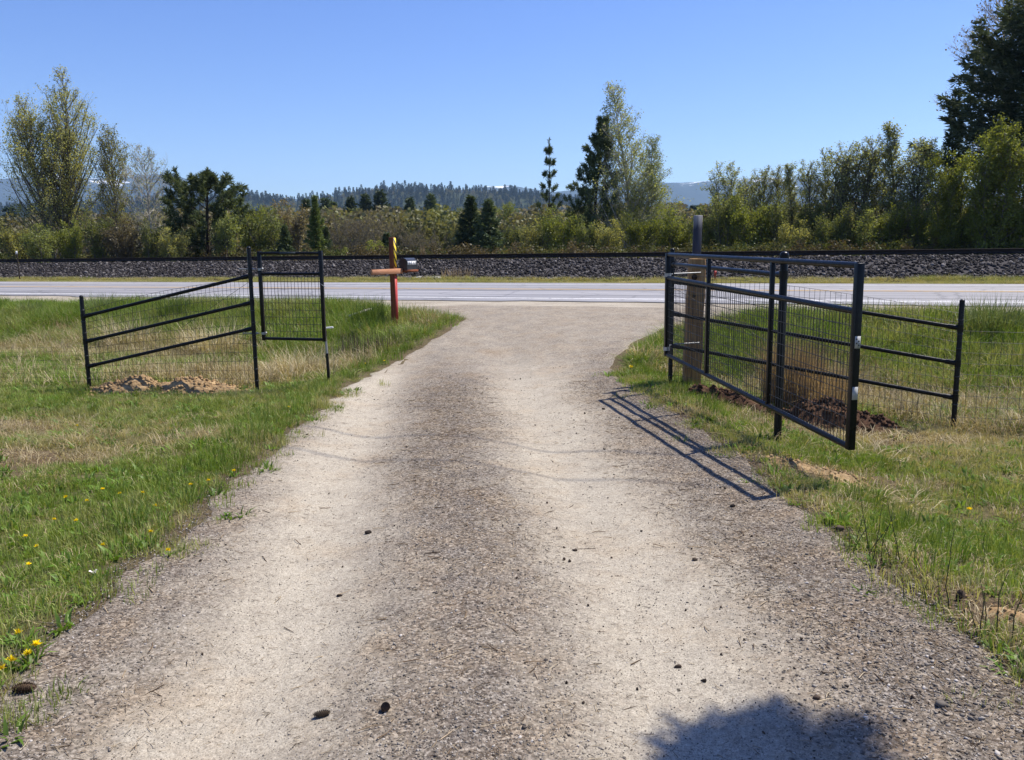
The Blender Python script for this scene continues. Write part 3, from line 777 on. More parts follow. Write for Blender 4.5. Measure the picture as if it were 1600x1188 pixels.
proto('aspen_c', deciduous(18, 8.0, 1.8, .18, 60, 10, 3, 5400, .085, .09, 1.3, bend=.9, clump=.08, prof=lambda t: max(.15, (1.05 - t) ** .8)), BARK_GREY, L_ASP)
proto('willow_a', deciduous(21, 4.2, 1.8, .04, 60, 9, 3, 7600, .105, .06, 1.5, stems=6, spread=.30, bend=.6, clump=.14), BARK_GREY, L_WIL)
proto('willow_b', deciduous(22, 4.0, 2.0, .03, 60, 9, 3, 7200, .11, .06, 1.2, stems=7, spread=.38, bend=.5, clump=.15), BARK_GREY, L_WIL)
proto('willow_c', deciduous(23, 4.6, 1.5, .05, 60, 9, 4, 6000, .10, .06, 1.7, stems=6, spread=.24, bend=.8, clump=.12), BARK_GREY, L_WIL)
proto('brown_brush', deciduous(24, 5.0, 2.2, .06, 54, 11, 6, 2600, .09, .07, .9, stems=4, spread=.45, bend=.5, clump=.12), BARK_GREY, L_BRN)
proto('maple', deciduous(25, 7.6, 2.3, .05, 72, 11, 3, 10500, .125, .10, .9, stems=3, spread=.16, bend=.6, clump=.15, prof=lambda t: .42 + .6 * abs(math.sin(t * 7.3)) * (1.1 - t)), BARK_GREY, L_YEL)
proto('broad_pine', pine(31, 6.2, 2.8, 60, 20, 4, .15, .10, .55, lambda t: (math.sin(min(1, t * 1.05 + .12) * math.pi) ** .6) * 1.0, .26, .05, 5, 4), BARK_DARK, N_PINE)
proto('sparse_pine', pine(32, 9.0, 1.5, 27, 20, 3, .085, .10, .75, lambda t: max(.12, (1.0 - t) * 1.3 if t > .45 else .85), .24, .05, 3, 2), BARK_DARK, N_PINE)
proto('dark_pine', pine(33, 10.5, 3.5, 90, 20, 4, .17, .04, .6, lambda t: max(.10, (1 - t) ** .95 * (.75 + .35 * abs(math.sin(t * 11)))), .27, .05, 5, 4), BARK_DARK, N_PINE)
proto('spruce_a', spruce(41, 6.5, 1.7, 100, 46, .12), BARK_DARK, N_SPR)
proto('spruce_b', spruce(42, 6.5, 1.9, 96, 46, .12, droop=.25, rag=.35), BARK_DARK, N_SPR)
proto('light_fir', spruce(43, 8.0, 1.7, 110, 46, .13, droop=.3, rag=.4), BARK_DARK, N_LITE)
proto('big_fir', spruce(44, 17, 7.2, 130, 190, .42, h0=.36, droop=.22, spray=.42, wid=.10, taper=.34, rag=.22, lift=.6), BARK_DARK, N_FIR)
proto('small_fir', spruce(45, 10, 2.0, 80, 40, .15, h0=.25, droop=.5, rag=.5, spray=.4, wid=.12), BARK_DARK, N_FIR)

# ---- left of the highway bend
tree('cottonwood_tree', 'cottonwood', 66, 51, 103, 'tall many-stemmed cottonwood with thin spring leaves, largest tree at the left', 'tree', wide=.98, rz=.4)
tree('cottonwood_tree', 'poplar', 167, 51, 190, 'slim cottonwood just right of the largest left tree', 'tree')
tree('birch_tree', 'pale_birch', 224, 50, 221, 'nearly bare pale birch between the slim cottonwood and the broad dark pine', 'tree')
tree('pine_tree', 'broad_pine', 316, 50, 258, 'broad dark round-topped pine left of the tall black gatepost', 'tree', wide=1.1)
for i, (px, D, ty, k, lb) in enumerate([
    (-25, 50, 318, 'willow_c', 'leafy willow at the very left edge of the treeline'),
    (22, 48, 340, 'willow_a', 'willow behind the white-topped trackside stake'),
    (62, 47, 352, 'willow_b', 'low willow in front of the big cottonwood trunk'),
    (108, 48, 345, 'willow_a', 'willow bush right of the big cottonwood trunk'),
    (148, 48, 338, 'willow_c', 'willow at the foot of the slim cottonwood'),
    (190, 48, 352, 'willow_b', 'willow bush between the slim cottonwood and the pale birch'),
    (232, 47, 340, 'willow_c', 'brownish willow at the foot of the pale birch'),
    (268, 47, 356, 'willow_b', 'low willow bush left of the broad dark pine'),
    (352, 48, 322, 'willow_a', 'willow pressed against the right side of the broad dark pine'),
    (388, 54, 314, 'willow_c', 'tall willow rising behind the tall left gatepost'),
    (418, 50, 332, 'willow_b', 'rounded willow above the small walk gate'),
    (452, 54, 318, 'willow_a', 'olive willow left of the light green conifer')]):
    tree('willow_shrub', k, px, D, ty - (i * 37 % 17), lb, 'shrub', 'willow bushes along the railway', 1.0, (None, L_COT, None, L_YEL, None, L_BRN)[i % 6])
tree('conifer_tree', 'light_fir', 491, 47.5, 303, 'light green conifer among willows above the walk gate', 'tree', wide=.85)
tree('spruce_tree', 'spruce_b', 444, 49, 350, 'small dark spruce half hidden in willows above the walk gate', 'tree', 'dark spruces behind the railway')
tree('spruce_tree', 'spruce_a', 508, 58, 352, 'short dark spruce right of the light green conifer', 'tree', 'dark spruces behind the railway')
# ---- middle
for i, (px, D, ty, k, lb) in enumerate([
    (535, 72, 322, 'brown_brush', 'brown leafless tree right of the light green conifer'),
    (562, 70, 318, 'brown_brush', 'brown leafless tree above the yellow-green bush'),
    (602, 74, 326, 'brown_brush', 'brown leafless tree left of the striped mailbox post top'),
    (640, 66, 346, 'brown_brush', 'bare brushy tree above the mailbox'),
    (676, 60, 358, 'brown_brush', 'low spreading bare brush right of the mailbox'),
    (712, 62, 362, 'brown_brush', 'bare brush at the left foot of the dark spruce pair'),
    (822, 60, 334, 'brown_brush', 'bare brush between the spruce pair and the sparse tall pine')]):
    tree('brush_tree', k, px, D, ty, lb, 'tree', 'bare brushy trees behind the railway')
tree('bush', 'willow_b', 584, 50, 373, 'bright yellow-green bush left of the mailbox post', 'shrub', crown_mat=L_LIME)
tree('bush', 'willow_a', 532, 52, 384, 'small bright green bush at the foot of a brown tree', 'shrub', crown_mat=L_LIME)
tree('spruce_tree', 'spruce_b', 604, 58, 362, 'small dark spruce right behind the striped mailbox post', 'tree', 'dark spruces behind the railway', 1.4)
tree('spruce_tree', 'spruce_a', 735, 62, 302, 'left one of the pair of dark pointed spruces', 'tree', 'dark spruces behind the railway', 1.2)
tree('spruce_tree', 'spruce_b', 763, 60, 309, 'right one of the pair of dark pointed spruces', 'tree', 'dark spruces behind the railway', 1.15)
for (px, D, ty, lb) in [(650, 130, 326, 'rounded fresh green aspen above the mailbox, far in the valley'), (720, 150, 320, 'fresh green aspen peeping out left of the spruce pair'),
                        (795, 140, 312, 'yellow-green aspen right of the spruce pair, far in the valley'), (770, 160, 316, 'pale budding aspen just behind the spruce pair')]:
    tree('aspen_tree', 'yellow_birch', px, D, ty, lb, 'tree', 'far aspens in the valley', 1.1)
for (px, D, ty, lb) in [(478, 150, 308, 'far dark conifer left of the light green conifer top'), (508, 155, 306, 'far dark conifer just right of the light green conifer top'),
                        (520, 160, 312, 'far stubby conifer beside another right of the light green conifer'), (548, 165, 304, 'far conifer between two hillside gaps left of the striped post'),
                        (570, 165, 300, 'far slim conifer left of the widest far conifer'), (593, 165, 295, 'widest far dark conifer, left of the striped post top'),
                        (640, 170, 306, 'far thin conifer above the mailbox'), (673, 160, 301, 'far pointed conifer standing alone between mailbox and spruce pair')]:
    tree('conifer_tree', 'spruce_b' if int(px) % 2 else 'spruce_a', px, D, ty, lb, 'tree', 'far dark conifers in the valley', 1.15)
tree('pine_tree', 'sparse_pine', 855, 52, 214, 'tall thin pine with sparse tufted branches', 'tree', wide=.9)
tree('pine_tree', 'dark_pine', 928, 52, 177, 'dense dark pine touching the tall birch', 'tree', wide=.80)
tree('birch_tree', 'tall_birch', 991, 50.5, 117, 'tallest tree in the middle, an airy pale green birch', 'tree', wide=1.12)
tree('birch_tree', 'tall_birch', 1018, 51, 214, 'shorter yellow-green birch leaning on the tallest middle birch', 'tree', crown_mat=L_YEL, wide=1.25)
for (px, D, ty, k, lb, cm) in [
    (800, 52, 352, 'willow_c', 'willow at the right foot of the dark spruce pair', None), (838, 50, 338, 'willow_b', 'willow at the foot of the sparse tall pine', None),
    (876, 47, 330, 'willow_a', 'fresh green bush between the sparse pine and the dark pine', L_YEL), (912, 47, 348, 'willow_c', 'willow in front of the dark pine', None),
    (950, 47, 342, 'willow_b', 'willow under the tallest middle birch', None), (1000, 46, 332, 'willow_a', 'yellow-green bush under the shorter middle birch', L_YEL),
    (1046, 46, 330, 'willow_b', 'yellow-green bush left of the weathered wooden post', L_YEL), (1070, 46, 350, 'willow_c', 'low bush directly behind the weathered wooden post top', L_YEL),
    (1108, 44, 322, 'willow_b', 'olive bush just right of the weathered wooden post', None), (1140, 43, 305, 'willow_c', 'olive bush below the round-topped aspen', None),
    (1176, 42, 316, 'willow_a', 'broad willow above the middle of the long gate', L_YEL), (1212, 42, 318, 'willow_c', 'willow above the ball-capped brace post', None),
    (1246, 41, 345, 'willow_b', 'pale low willow right of the ball-capped brace post', None), (1268, 42, 318, 'willow_c', 'willow under the slim aspens above the gate end', None),
    (1300, 40, 332, 'willow_a', 'dark willow above the free end of the long gate', None), (1335, 40, 322, 'willow_c', 'willow right of the free end of the long gate', None),
    (1368, 39, 330, 'willow_b', 'willow below the second tallest aspen of the thicket', None), (1398, 38, 318, 'willow_a', 'yellow-green bush below the tallest thicket aspen', L_YEL),
    (1430, 38, 330, 'willow_c', 'reddish brown bush at the left foot of the maples', L_BRN), (1456, 37, 300, 'willow_a', 'bush at the left edge of the yellow-green maples', L_YEL)]:
    tree('willow_shrub', k, px, D, ty - (px * 7 % 23), lb, 'shrub', 'willow bushes along the railway', .95, cm if cm else (None, L_ASP, None, L_COT)[px // 2 % 4])
for (px, D, ty, k, lb) in [
    (1140, 45, 249, 'aspen_b', 'round-topped aspen standing alone right of the mountain gap'), (1163, 47, 272, 'aspen_a', 'short aspen just right of the round-topped aspen'),
    (1192, 45, 258, 'aspen_b', 'bare-topped aspen above the left half of the long gate'), (1222, 45, 257, 'aspen_a', 'slim aspen above the ball-capped brace post'),
    (1249, 44, 252, 'aspen_c', 'slim aspen right above the ball-capped brace post, before two taller ones'), (1271, 43, 246, 'aspen_a', 'thin aspen left of the twin-topped aspen'),
    (1297, 43, 230, 'aspen_b', 'twin-topped aspen above the free end of the long gate'), (1318, 43, 240, 'aspen_c', 'aspen in the dip right of the twin-topped aspen'),
    (1338, 42, 218, 'aspen_b', 'wide aspen left of the dark-stemmed one'), (1354, 42, 208, 'aspen_a', 'dark-stemmed aspen, second tallest of the thicket'),
    (1380, 42, 225, 'aspen_b', 'aspen left of the tallest thicket aspen'), (1409, 40, 180, 'aspen_c', 'tallest, spire-shaped aspen of the thicket'),
    (1434, 41, 211, 'aspen_a', 'aspen right of the tallest thicket aspen'), (1455, 40, 212, 'aspen_b', 'last aspen of the thicket, against the dark fir')]:
    tree('aspen_tree', k, px, D, ty, lb, 'tree', 'aspens of the thicket behind the railway', 1.32)
for (px, D, ty, lb) in [(1490, 35, 228, 'shortest yellow-green maple, under the dark fir tip'), (1527, 35, 207, 'yellow-green maple under the fir branches, second from the left'),
                        (1560, 34, 186, 'tall yellow-green maple under the dark fir'), (1600, 34, 172, 'tallest yellow-green maple, at the right edge under the fir'), (1650, 34, 168, 'yellow-green maple cut by the right edge of the picture')]:
    tree('maple_tree', 'maple', px, D, ty, lb, 'tree', 'yellow-green maples at the right')
tree('fir_tree', 'big_fir', 1655, 40, -28, 'huge dark drooping fir overhanging the top right corner', 'tree', wide=1.22)
tree('fir_tree', 'small_fir', 1496, 44, 130, 'ragged dark fir below the tips of the huge fir', 'tree', wide=.55)
tree('birch_tree', 'pale_birch', 1585, 52, -40, 'bare reddish treetop showing above the huge dark fir', 'tree', crown_mat=L_BRN)

# ---- far woods and the forest on the hill (each reads as one mass)
def low_conifer(seed):
    rng = np.random.default_rng(seed); mb = MB(); n = 340
    t = rng.uniform(.02, 1, n); a = rng.uniform(0, 6.28, n); r = (1 - t) ** .9 * 2.6 * rng.uniform(.3, 1.1, n)
    C = np.stack([r * np.cos(a), r * np.sin(a), t * 15], 1)
    needle_diamonds(mb, C, np.stack([np.cos(a), np.sin(a), rng.normal(-.2, .3, n)], 1), 1.5, .62, rng)
    mb.tube([(0, 0, -1), (0, 0, 14.5)], [.2, .05], 4); me = mb.mesh('far_conifer'); return me
def low_broadleaf(seed, n=420):
    rng = np.random.default_rng(seed); mb = MB()
    d = rng.normal(size=(n, 3)); d /= np.linalg.norm(d, axis=1)[:, None]; r = rng.uniform(.35, 1, n)[:, None] ** .6
    C = d * r * np.array([2.9, 2.9, 4.4]) + np.array([0, 0, 6.2]); C[:, 0] += rng.normal(0, .5, n)
    leaf_quads(mb, C, .75, rng); mb.tube([(0, 0, -1), (0, 0, 8)], [.16, .05], 4)
    q = rng.integers(0, n, 40); mb.prisms(np.repeat([[0, 0, 4.0]], 40, 0), C[q], .06, .02, 3)
    return mb.mesh('far_broadleaf')
FW = leaf_mat('far_woods_leaf', (.125, .110, .072), (.185, .163, .105), (.20, .215, .08), trans=.35, inst=True)
FC = leaf_mat('far_conifer_needles', (.016, .030, .020), (.034, .050, .030), (.05, .06, .03), trans=.1, inst=True)
vs = []
for i in range(3):
    me = low_conifer(500 + i); me.materials.append(FC); vs.append(me)
for i in range(4):
    me = low_broadleaf(510 + i); me.materials.append(FW); vs.append(me)
rng = np.random.default_rng(77)
n = 5200
D = rng.uniform(85, 700, n) ** 1.0; px = rng.uniform(-250, 1900, n)
x = (px - 800) / F_PX * D; y = D
con = (rng.uniform(0, 1, n) < .22) & (D > 190)
idx = np.where(con, rng.integers(0, 3, n), rng.integers(3, 7, n))
hs = np.where(con, rng.uniform(.5, .85, n), rng.uniform(.55, .88, n)) * np.interp(D, [85, 130, 300, 700], [.66, .98, 1.2, 1.3])
keep = np.abs(px - 1085) > 0
sc = np.stack([hs * 1.15, hs * 1.15, hs], 1)
tint = np.clip(fbm(x / 40, y / 40, 91) * 1.8 - .75 + rng.normal(0, .2, n), 0, 1)
scatter('far_woods', vs, np.stack([x, y, ground_z(x, y, False)], 1), np.stack([0 * x, 0 * x, rng.uniform(0, 6.28, n)], 1), sc, idx, tint, 'mixed brown and green woods filling the valley behind the railway')
ny, nx = HV.shape[:2]
n = 17000
j = rng.uniform(2, ny * .62, n); i = rng.uniform(0, nx - 1.01, n); j0, i0 = j.astype(int), i.astype(int); fj, fi = (j - j0)[:, None], (i - i0)[:, None]
P = (HV[j0, i0] * (1 - fi) + HV[j0, i0 + 1] * fi) * (1 - fj) + (HV[j0 + 1, i0] * (1 - fi) + HV[j0 + 1, i0 + 1] * fi) * fj
con = rng.uniform(0, 1, n) < .72 - .45 * (fbm(P[:, 0] / 90, P[:, 1] / 90, 93) > .52) * (j < ny * .5)
idx = np.where(con, rng.integers(0, 3, n), rng.integers(3, 7, n)); hs = np.clip(.72 * np.exp(rng.normal(0, .30, n)), .35, 1.35) * np.where(con, 1.1, .85)
scatter('hillside_forest', vs, P, np.stack([0 * i, 0 * i, rng.uniform(0, 6.28, n)], 1), np.stack([hs, hs, hs], 1), idx, np.clip(rng.normal(.3, .35, n), 0, 1), 'conifer forest covering the low hill')

# undergrowth along the foot of the trees behind the track
n = 2200
us = [PROTO[k] for k in ('willow_a', 'willow_b', 'brown_brush')]
um = []
for i in range(3):
    wd, lv = deciduous(610 + i, 1.6, 1.1, .02, 26, 6, 2, 1500, .10, .02, .7, stems=5, spread=.7, clump=.1)
    me = lv.mesh('undergrowth_leaves'); me.materials.append(leaf_mat('undergrowth_leaf_%s' % 'abc'[i], [(.05, .062, .02), (.065, .065, .026), (.075, .06, .032)][i], [(.10, .115, .035), (.12, .115, .045), (.13, .105, .06)][i], trans=.3)); um.append(me)
n = 700
t = rng.uniform(-62, 40, n); s = 38.2 + rng.gamma(1.6, 1.6, n)
x, y = road_xy(t, s); hs = rng.uniform(.5, 1.0, n)
scatter('undergrowth', um, np.stack([x, y, ground_z(x, y, False) - .1], 1), np.stack([0 * x, 0 * x, rng.uniform(0, 6.28, n)], 1), np.stack([hs * 1.1, hs * 1.1, hs], 1), rng.integers(0, 3, n), 0 * x, 'tangled low undergrowth at the foot of the trees')


# ------------------------------------------------------------------ air
def build_haze():
    me = bpy.data.meshes.new('haze'); mb = MB(); mb.box((0, 4050, 365), (18400, 10500, 770)); me = mb.mesh('haze')
    m = bpy.data.materials.new('haze'); m.use_nodes = True; nt = m.node_tree; nt.nodes.clear()
    o = nd(nt, 'ShaderNodeOutputMaterial'); v = nd(nt, 'ShaderNodeVolumePrincipled')
    v.inputs['Color'].default_value = (.44, .68, 1.0, 1); v.inputs['Density'].default_value = HAZE; v.inputs['Anisotropy'].default_value = .2
    nt.links.new(v.outputs[0], o.inputs['Volume'])
    tag(link('haze', me, m), 'thin blue air haze over the whole valley', None, None, 'stuff')
HAZE = 0.95e-4
build_haze()

#PART2
# ------------------------------------------------------------------ pipe fences and gates
def on_ground(px, py, D0=8.0, fn=None):
    D = D0
    for _ in range(60):
        p = at(px, py, D); z = (fn or gz)(p[0], p[1])
        D = .5 * D + .5 * max(1.0, (EYE - z) / max(1e-3, (EYE - p[2])) * D)
    p = at(px, py, D); p[2] = (fn or gz)(p[0], p[1]); return p
def zof(px, py, D): return float(at(px, py, D)[2])
def vpost(mb, base, ztop, r, cap='flat', sink=.3):
    x, y, z = base
    mb.tube([(x, y, z - sink), (x, y, ztop - .012), (x, y, ztop)], [r, r, r * .9], 16)
    if cap == 'dome': mb.sphere((x, y, ztop), r * 1.03, 14, 8, (1, 1, .8))
    if cap == 'ball': mb.tube([(x, y, ztop - .03), (x, y, ztop + .012)], [r * 1.22] * 2, 16); mb.sphere((x, y, ztop + .015), r * 1.2, 16, 10, (1, 1, .85))
def lerp(a, b, t): return np.asarray(a) + (np.asarray(b) - np.asarray(a)) * t
def wire_net(c00, c10, c01, c11, nv, nh, r, sag=0.0, seed=0, wob=.004):
    """welded wire: c00 bottom start, c10 bottom end, c01 top start, c11 top end"""
    rg = np.random.default_rng(seed); mb = MB(); P0, P1 = [], []
    ks = np.linspace(0, 1, 15)
    def pt(u, v):
        p = lerp(lerp(c00, c10, u), lerp(c01, c11, u), v); p = p.copy(); p[2] -= sag * 4 * u * (1 - u) * v; return p
    for i in range(nv + 1):
        u = i / nv; d = rg.normal(0, wob, 3)
        P0.append(pt(u, 0)); P1.append(pt(u, .5) + d); P0.append(pt(u, .5) + d); P1.append(pt(u, 1))
    for j in range(nh + 1):
        v = j / nh
        for a, b_ in zip(ks[:-1], ks[1:]): P0.append(pt(a, v)); P1.append(pt(b_, v))
    mb.prisms(P0, P1, r, r, 4); return mb
def pipe(a, b, r, sides=14): mb = MB(); mb.tube([a, b], [r, r], sides); return mb
def sm_build(mb, name, mat, parent): o = mb.build(name, mat, parent); smooth_by_angle(o, 50); return o

def fence_panel(name, label, tall, short, tall_top, short_top, rails, r_post, dome_tall='dome', net_top=(1.32, .95)):
    o = root(name, (0, 0, 0), label, 'fence', 'pipe fences beside the driveway')
    base = Vector(tuple(map(float, tall))); o.location = base
    L = lambda p: np.asarray(p, float) - np.array(base)
    for b_, zt, cap in ((tall, tall_top, dome_tall), (short, short_top, 'dome')):
        mb = MB(); vpost(mb, L(b_), zt - base.z, r_post, cap); po = sm_build(mb, 'post', BLACK, o)
        for k in range(9):                                     # wire ties round the post
            zz = (b_[2] - base.z) + .12 + k * .14
            if zz < zt - base.z - .12:
                c = MB(); c.tube([L(b_) * (1, 1, 0) + (0, 0, zz), L(b_) * (1, 1, 0) + (0, 0, zz + .012)], [r_post * 1.16] * 2, 10)
                k2 = c.build('wire_tie', WIRE, po)
    for (za, zb) in rails:
        a, b_ = L((tall[0], tall[1], za)), L((short[0], short[1], zb)); d = (b_ - a) / np.linalg.norm(b_ - a)
        ro = sm_build(pipe(a + d * r_post * .8, b_ - d * r_post * .8, .0205), 'rail', BLACK, o)
        for e, g in ((a, d), (b_, -d)):
            sm_build(pipe(e + g * r_post * .7, e + g * (r_post + .085), .0255), 'rail_sleeve', BLACK, ro)
            c = MB(); c.tube([e - (0, 0, .035), e + (0, 0, .035)], [r_post * 1.18] * 2, 14); sm_build(c, 'rail_clamp', BLACK, ro)
    n = int(np.linalg.norm((np.array(short) - np.array(tall))[:2]) / .052)
    z0 = lambda p: ground_z(np.array([p[0]]), np.array([p[1]]))[0] + .03
    off = np.array([0, .03, 0])
    net = wire_net(L((tall[0], tall[1], z0(tall))) + off, L((short[0], short[1], z0(short))) + off, L((tall[0], tall[1], net_top[0])) + off, L((short[0], short[1], net_top[1])) + off, n, 12, .0019, -.05, 3)
    tag(net.build('wire_mesh', WIRE, o), None, None, None, 'stuff')
    bw = MB(); bw.prisms([L((tall[0], tall[1], rails[0][0] - .06))], [L((tall[0], tall[1], 0)) * (1, 1, 0) + (L(short) - L(tall)) * .42 + (0, 0, rails[0][0] - .62 - base.z)], .0022, .0022, 5); bw.build('brace_wire', WIRE, o)
    return o

# left
L1 = on_ground(402, 611, 9.9); L2 = on_ground(140, 607, 10)
zr = lambda pt, px, py: zof(px, py, pt[1])
fence_panel('pipe_fence', 'black sloping three-rail pipe fence standing left of the driveway', L1, L2, zr(L1, 388, 388), zr(L2, 126, 464),
            [(zr(L1, 391, 431), zr(L2, 129, 495)), (zr(L1, 394, 473), zr(L2, 132, 534)), (zr(L1, 397, 513), zr(L2, 136, 573))], .024)
# right
A = on_ground(1047, 604, 10.0); B = on_ground(1213, 726, 6.9); C = on_ground(1489, 673, 7.9)
B[1] = max(B[1], 6.75); B[0] = at(1213, 726, B[1])[0]; B[2] = gz(B[0], B[1])
fo = fence_panel('pipe_fence', 'black three-rail pipe fence right of the driveway, with ball-capped brace post', A, C, zr(A, 1047, 391), zr(C, 1502, 471),
                 [(zr(A, 1052, 440), zr(C, 1496, 513)), (zr(A, 1052, 490), zr(C, 1493, 568)), (zr(A, 1052, 540), zr(C, 1490, 622))], .025)
bA = np.array(fo.location)
mb = MB(); vpost(mb, B - bA, zr(B, 1222, 402) - bA[2], .031, 'ball'); sm_build(mb, 'brace_post', BLACK, fo)
a, b_ = np.array((A[0], A[1], zr(A, 1050, 413))) - bA, np.array((B[0], B[1], zr(B, 1215, 430))) - bA
ro = sm_build(pipe(a, b_, .0205), 'brace_rail', BLACK, fo); d = (b_ - a) / np.linalg.norm(b_ - a)
for e, g in ((a, d), (b_, -d)):
    sm_build(pipe(e + g * .02, e + g * .11, .0255), 'rail_sleeve', BLACK, ro)
    c = MB(); c.tube([e - (0, 0, .035), e + (0, 0, .035)], [.031 * 1.18] * 2, 14); sm_build(c, 'rail_clamp', BLACK, ro)

# woven wire running on from both short posts
def wire_run(label, p0, p1, top, n, bottom=.03, r=.0019, posts=()):
    o = root('wire_fence', p0, label, 'fence', 'wire fences running on from the pipe fences'); L = lambda p: np.asarray(p, float) - np.array(p0)
    g0, g1 = gz(p0[0], p0[1]), gz(p1[0], p1[1])
    net = wire_net(L((p0[0], p0[1], g0 + bottom)), L((p1[0], p1[1], g1 + bottom)), L((p0[0], p0[1], g0 + top)), L((p1[0], p1[1], g1 + top)), n, 9, r, .03, 5, .01)
    tag(net.build('wire_mesh', WIRE, o), None, None, None, 'stuff')
    for t in posts:
        q = lerp(p0, p1, t); mb = MB(); vpost(mb, L((q[0], q[1], gz(q[0], q[1]))), gz(q[0], q[1]) + top + .12 - p0[2], .018); sm_build(mb, 'line_post', BLACK, o)
wire_run('thin woven wire fence running off the left edge from the shortest left post', L2, np.array((-11.5, 10.6, gz(-11.5, 10.6))), .52, 46, r=.0009, posts=(1.0,))
wire_run('thin woven wire fence running off the right edge from the shortest right post', C, np.array((8.2, 6.6, gz(8.2, 6.6))), 1.0, 44, posts=(1.0,))

def gate(name, label, c, rails, verticals, net_bottom_top, net_n, r, sq=.025, mids=()):
    """c: TL, TR, BL, BR corner points; rails: list of (left z, right z) as points pairs"""
    o = root(name, c[2], label, 'gate'); base = np.array(c[2], float); L = lambda p: np.asarray(p, float) - base
    yaw = math.atan2(c[1][1] - c[0][1], c[1][0] - c[0][0]); cz, sz = math.cos(yaw), math.sin(yaw); RZ = [[cz, -sz, 0], [sz, cz, 0], [0, 0, 1]]
    for top, bot in ((c[0], c[2]), (c[1], c[3])):
        mb = MB(); t_, b2 = L(top), L(bot); mid = (t_ + b2) / 2; mb.box(mid, (sq * 2, sq * 2, t_[2] - b2[2] + .03), RZ)
        ob = mb.build('stile', BLACK, o); bv = ob.modifiers.new('bevel', 'BEVEL'); bv.width = .004; bv.segments = 2
    for (a, b2) in rails:
        a, b2 = L(a), L(b2); d = (b2 - a) / np.linalg.norm(b2 - a); sm_build(pipe(a + d * sq * .9, b2 - d * sq * .9, r), 'rail', BLACK, o)
    for (a, b2) in mids:
        mb = MB(); mid = (L(a) + L(b2)) / 2; mb.box(mid, (.034, .034, abs(a[2] - b2[2])), RZ); ob = mb.build('middle_stile', BLACK, o); bv = ob.modifiers.new('bevel', 'BEVEL'); bv.width = .003; bv.segments = 2
    (n0, n1), (m0, m1) = net_bottom_top
    net = wire_net(L(n0), L(n1), L(m0), L(m1), net_n[0], net_n[1], .0026, 0, 8, .0015)
    tag(net.build('wire_mesh', WIRE, o), None, None, None, 'stuff')
    return o, L, RZ

# the long gate, swung open along the right edge of the drive
DH, DF = A[1] - .42, 5.42
TL, BL_ = at(1044, 398, DH), at(1041, 554, DH); TR, BR_ = at(1343, 415, DF), at(1327, 699, DF)
BL_[0] = TL[0]; BR_[0] = TR[0]
zL, zR = lambda py: zof(1044, py, DH), lambda py: zof(1337, py, DF)
pL, pR = lambda py: np.array((TL[0], TL[1], zL(py))), lambda py: np.array((TR[0], TR[1], zR(py)))
def gp(px, top, bot):
    """points on the gate's top and bottom rails at picture column px"""
    best = min(np.linspace(0, 1, 400), key=lambda u: abs((lerp(pL(398), pR(415), u)[0] / lerp(pL(398), pR(415), u)[1]) - (at(px, (top + bot) / 2, 1.0)[0])))
    return lerp(pL(398), pR(415), best), lerp(pL(554), pR(699), best)
long_gate, GL, GRZ = gate('farm_gate', 'long black wire-filled farm gate standing open right of the driveway', (pL(398), pR(415), pL(554), pR(699)),
     [(pL(398), pR(415)), (pL(434), pR(487)), (pL(554), pR(699))], None, ((pL(552), pR(696)), (pL(436), pR(490))), (88, 10), .0215, .0245,
     (gp(1106, 405, 580), gp(1203, 412, 640)))
yaw = math.atan2(TR[1] - TL[1], TR[0] - TL[0])
fn = np.array((math.sin(yaw), -math.cos(yaw), 0)); ed = np.array((math.cos(yaw), math.sin(yaw), 0))
if fn[0] > 0: fn = -fn
STICK = mat_simple('paper_sticker', (.30, .30, .29), (.42, .42, .41), 60, .6, .3)
INK = mat_simple('printed_ink', (.03, .03, .035), (.06, .06, .065), 40, .7, .2)
m, nt, b = new_mat('sticker_print', .6, .3)
for (py0, py1, lines) in ((525, 544, True), (604, 624, False)):
    zc = (zR(py0) + zR(py1)) / 2; h = zR(py0) - zR(py1)
    p = np.array((TR[0], TR[1], zc)) + ed * .0258
    mb = MB(); mb.box(GL(p) - fn * 0.0, (.0016, .040, h), GRZ); st_ = mb.build('sticker', STICK, long_gate)
    if lines:
        mb = MB()
        for k in range(4):
            mb.box(GL(p) + ed * .001 + fn * (-.008 + (k % 2) * .016) + np.array((0, 0, (-.25 + .17 * k) * h)), (.0012, .009, h * .13), GRZ)
        mb.build('sticker_print', INK, st_)
def eye_bolt(parent, L, p, q, label=None):
    mb = MB(); mb.tube([L(p), L(q)], [.0065, .0065], 8); d = (np.array(q) - p); d /= np.linalg.norm(d)
    c = L(q); ring = [c + .016 * np.array((math.cos(a_), math.sin(a_), 0)) for a_ in np.linspace(0, 6.28, 13)]; mb.tube(ring, [.005] * 13, 6, False)
    return sm_build(mb, 'hinge_bolt', GALV, parent)
for zz in (zL(430), zL(545)):
    mb = MB(); a_ = np.array((A[0], A[1], zz)); mb.tube([GL(a_ + (.34, .05, .01)), GL(a_ + (-.06, -.02, 0))], [.007] * 2, 8); sm_build(mb, 'hinge_bolt', GALV, long_gate)
    mb = MB(); e = GL(np.array((TL[0], TL[1], zz))); mb.tube([e - (0, 0, .02), e + (0, 0, .02)], [.037] * 2, 12); mb.tube([e + (0, .03, 0), GL(a_) + (0, -.02, 0)], [.008] * 2, 8); sm_build(mb, 'hinge_collar', GALV, long_gate)

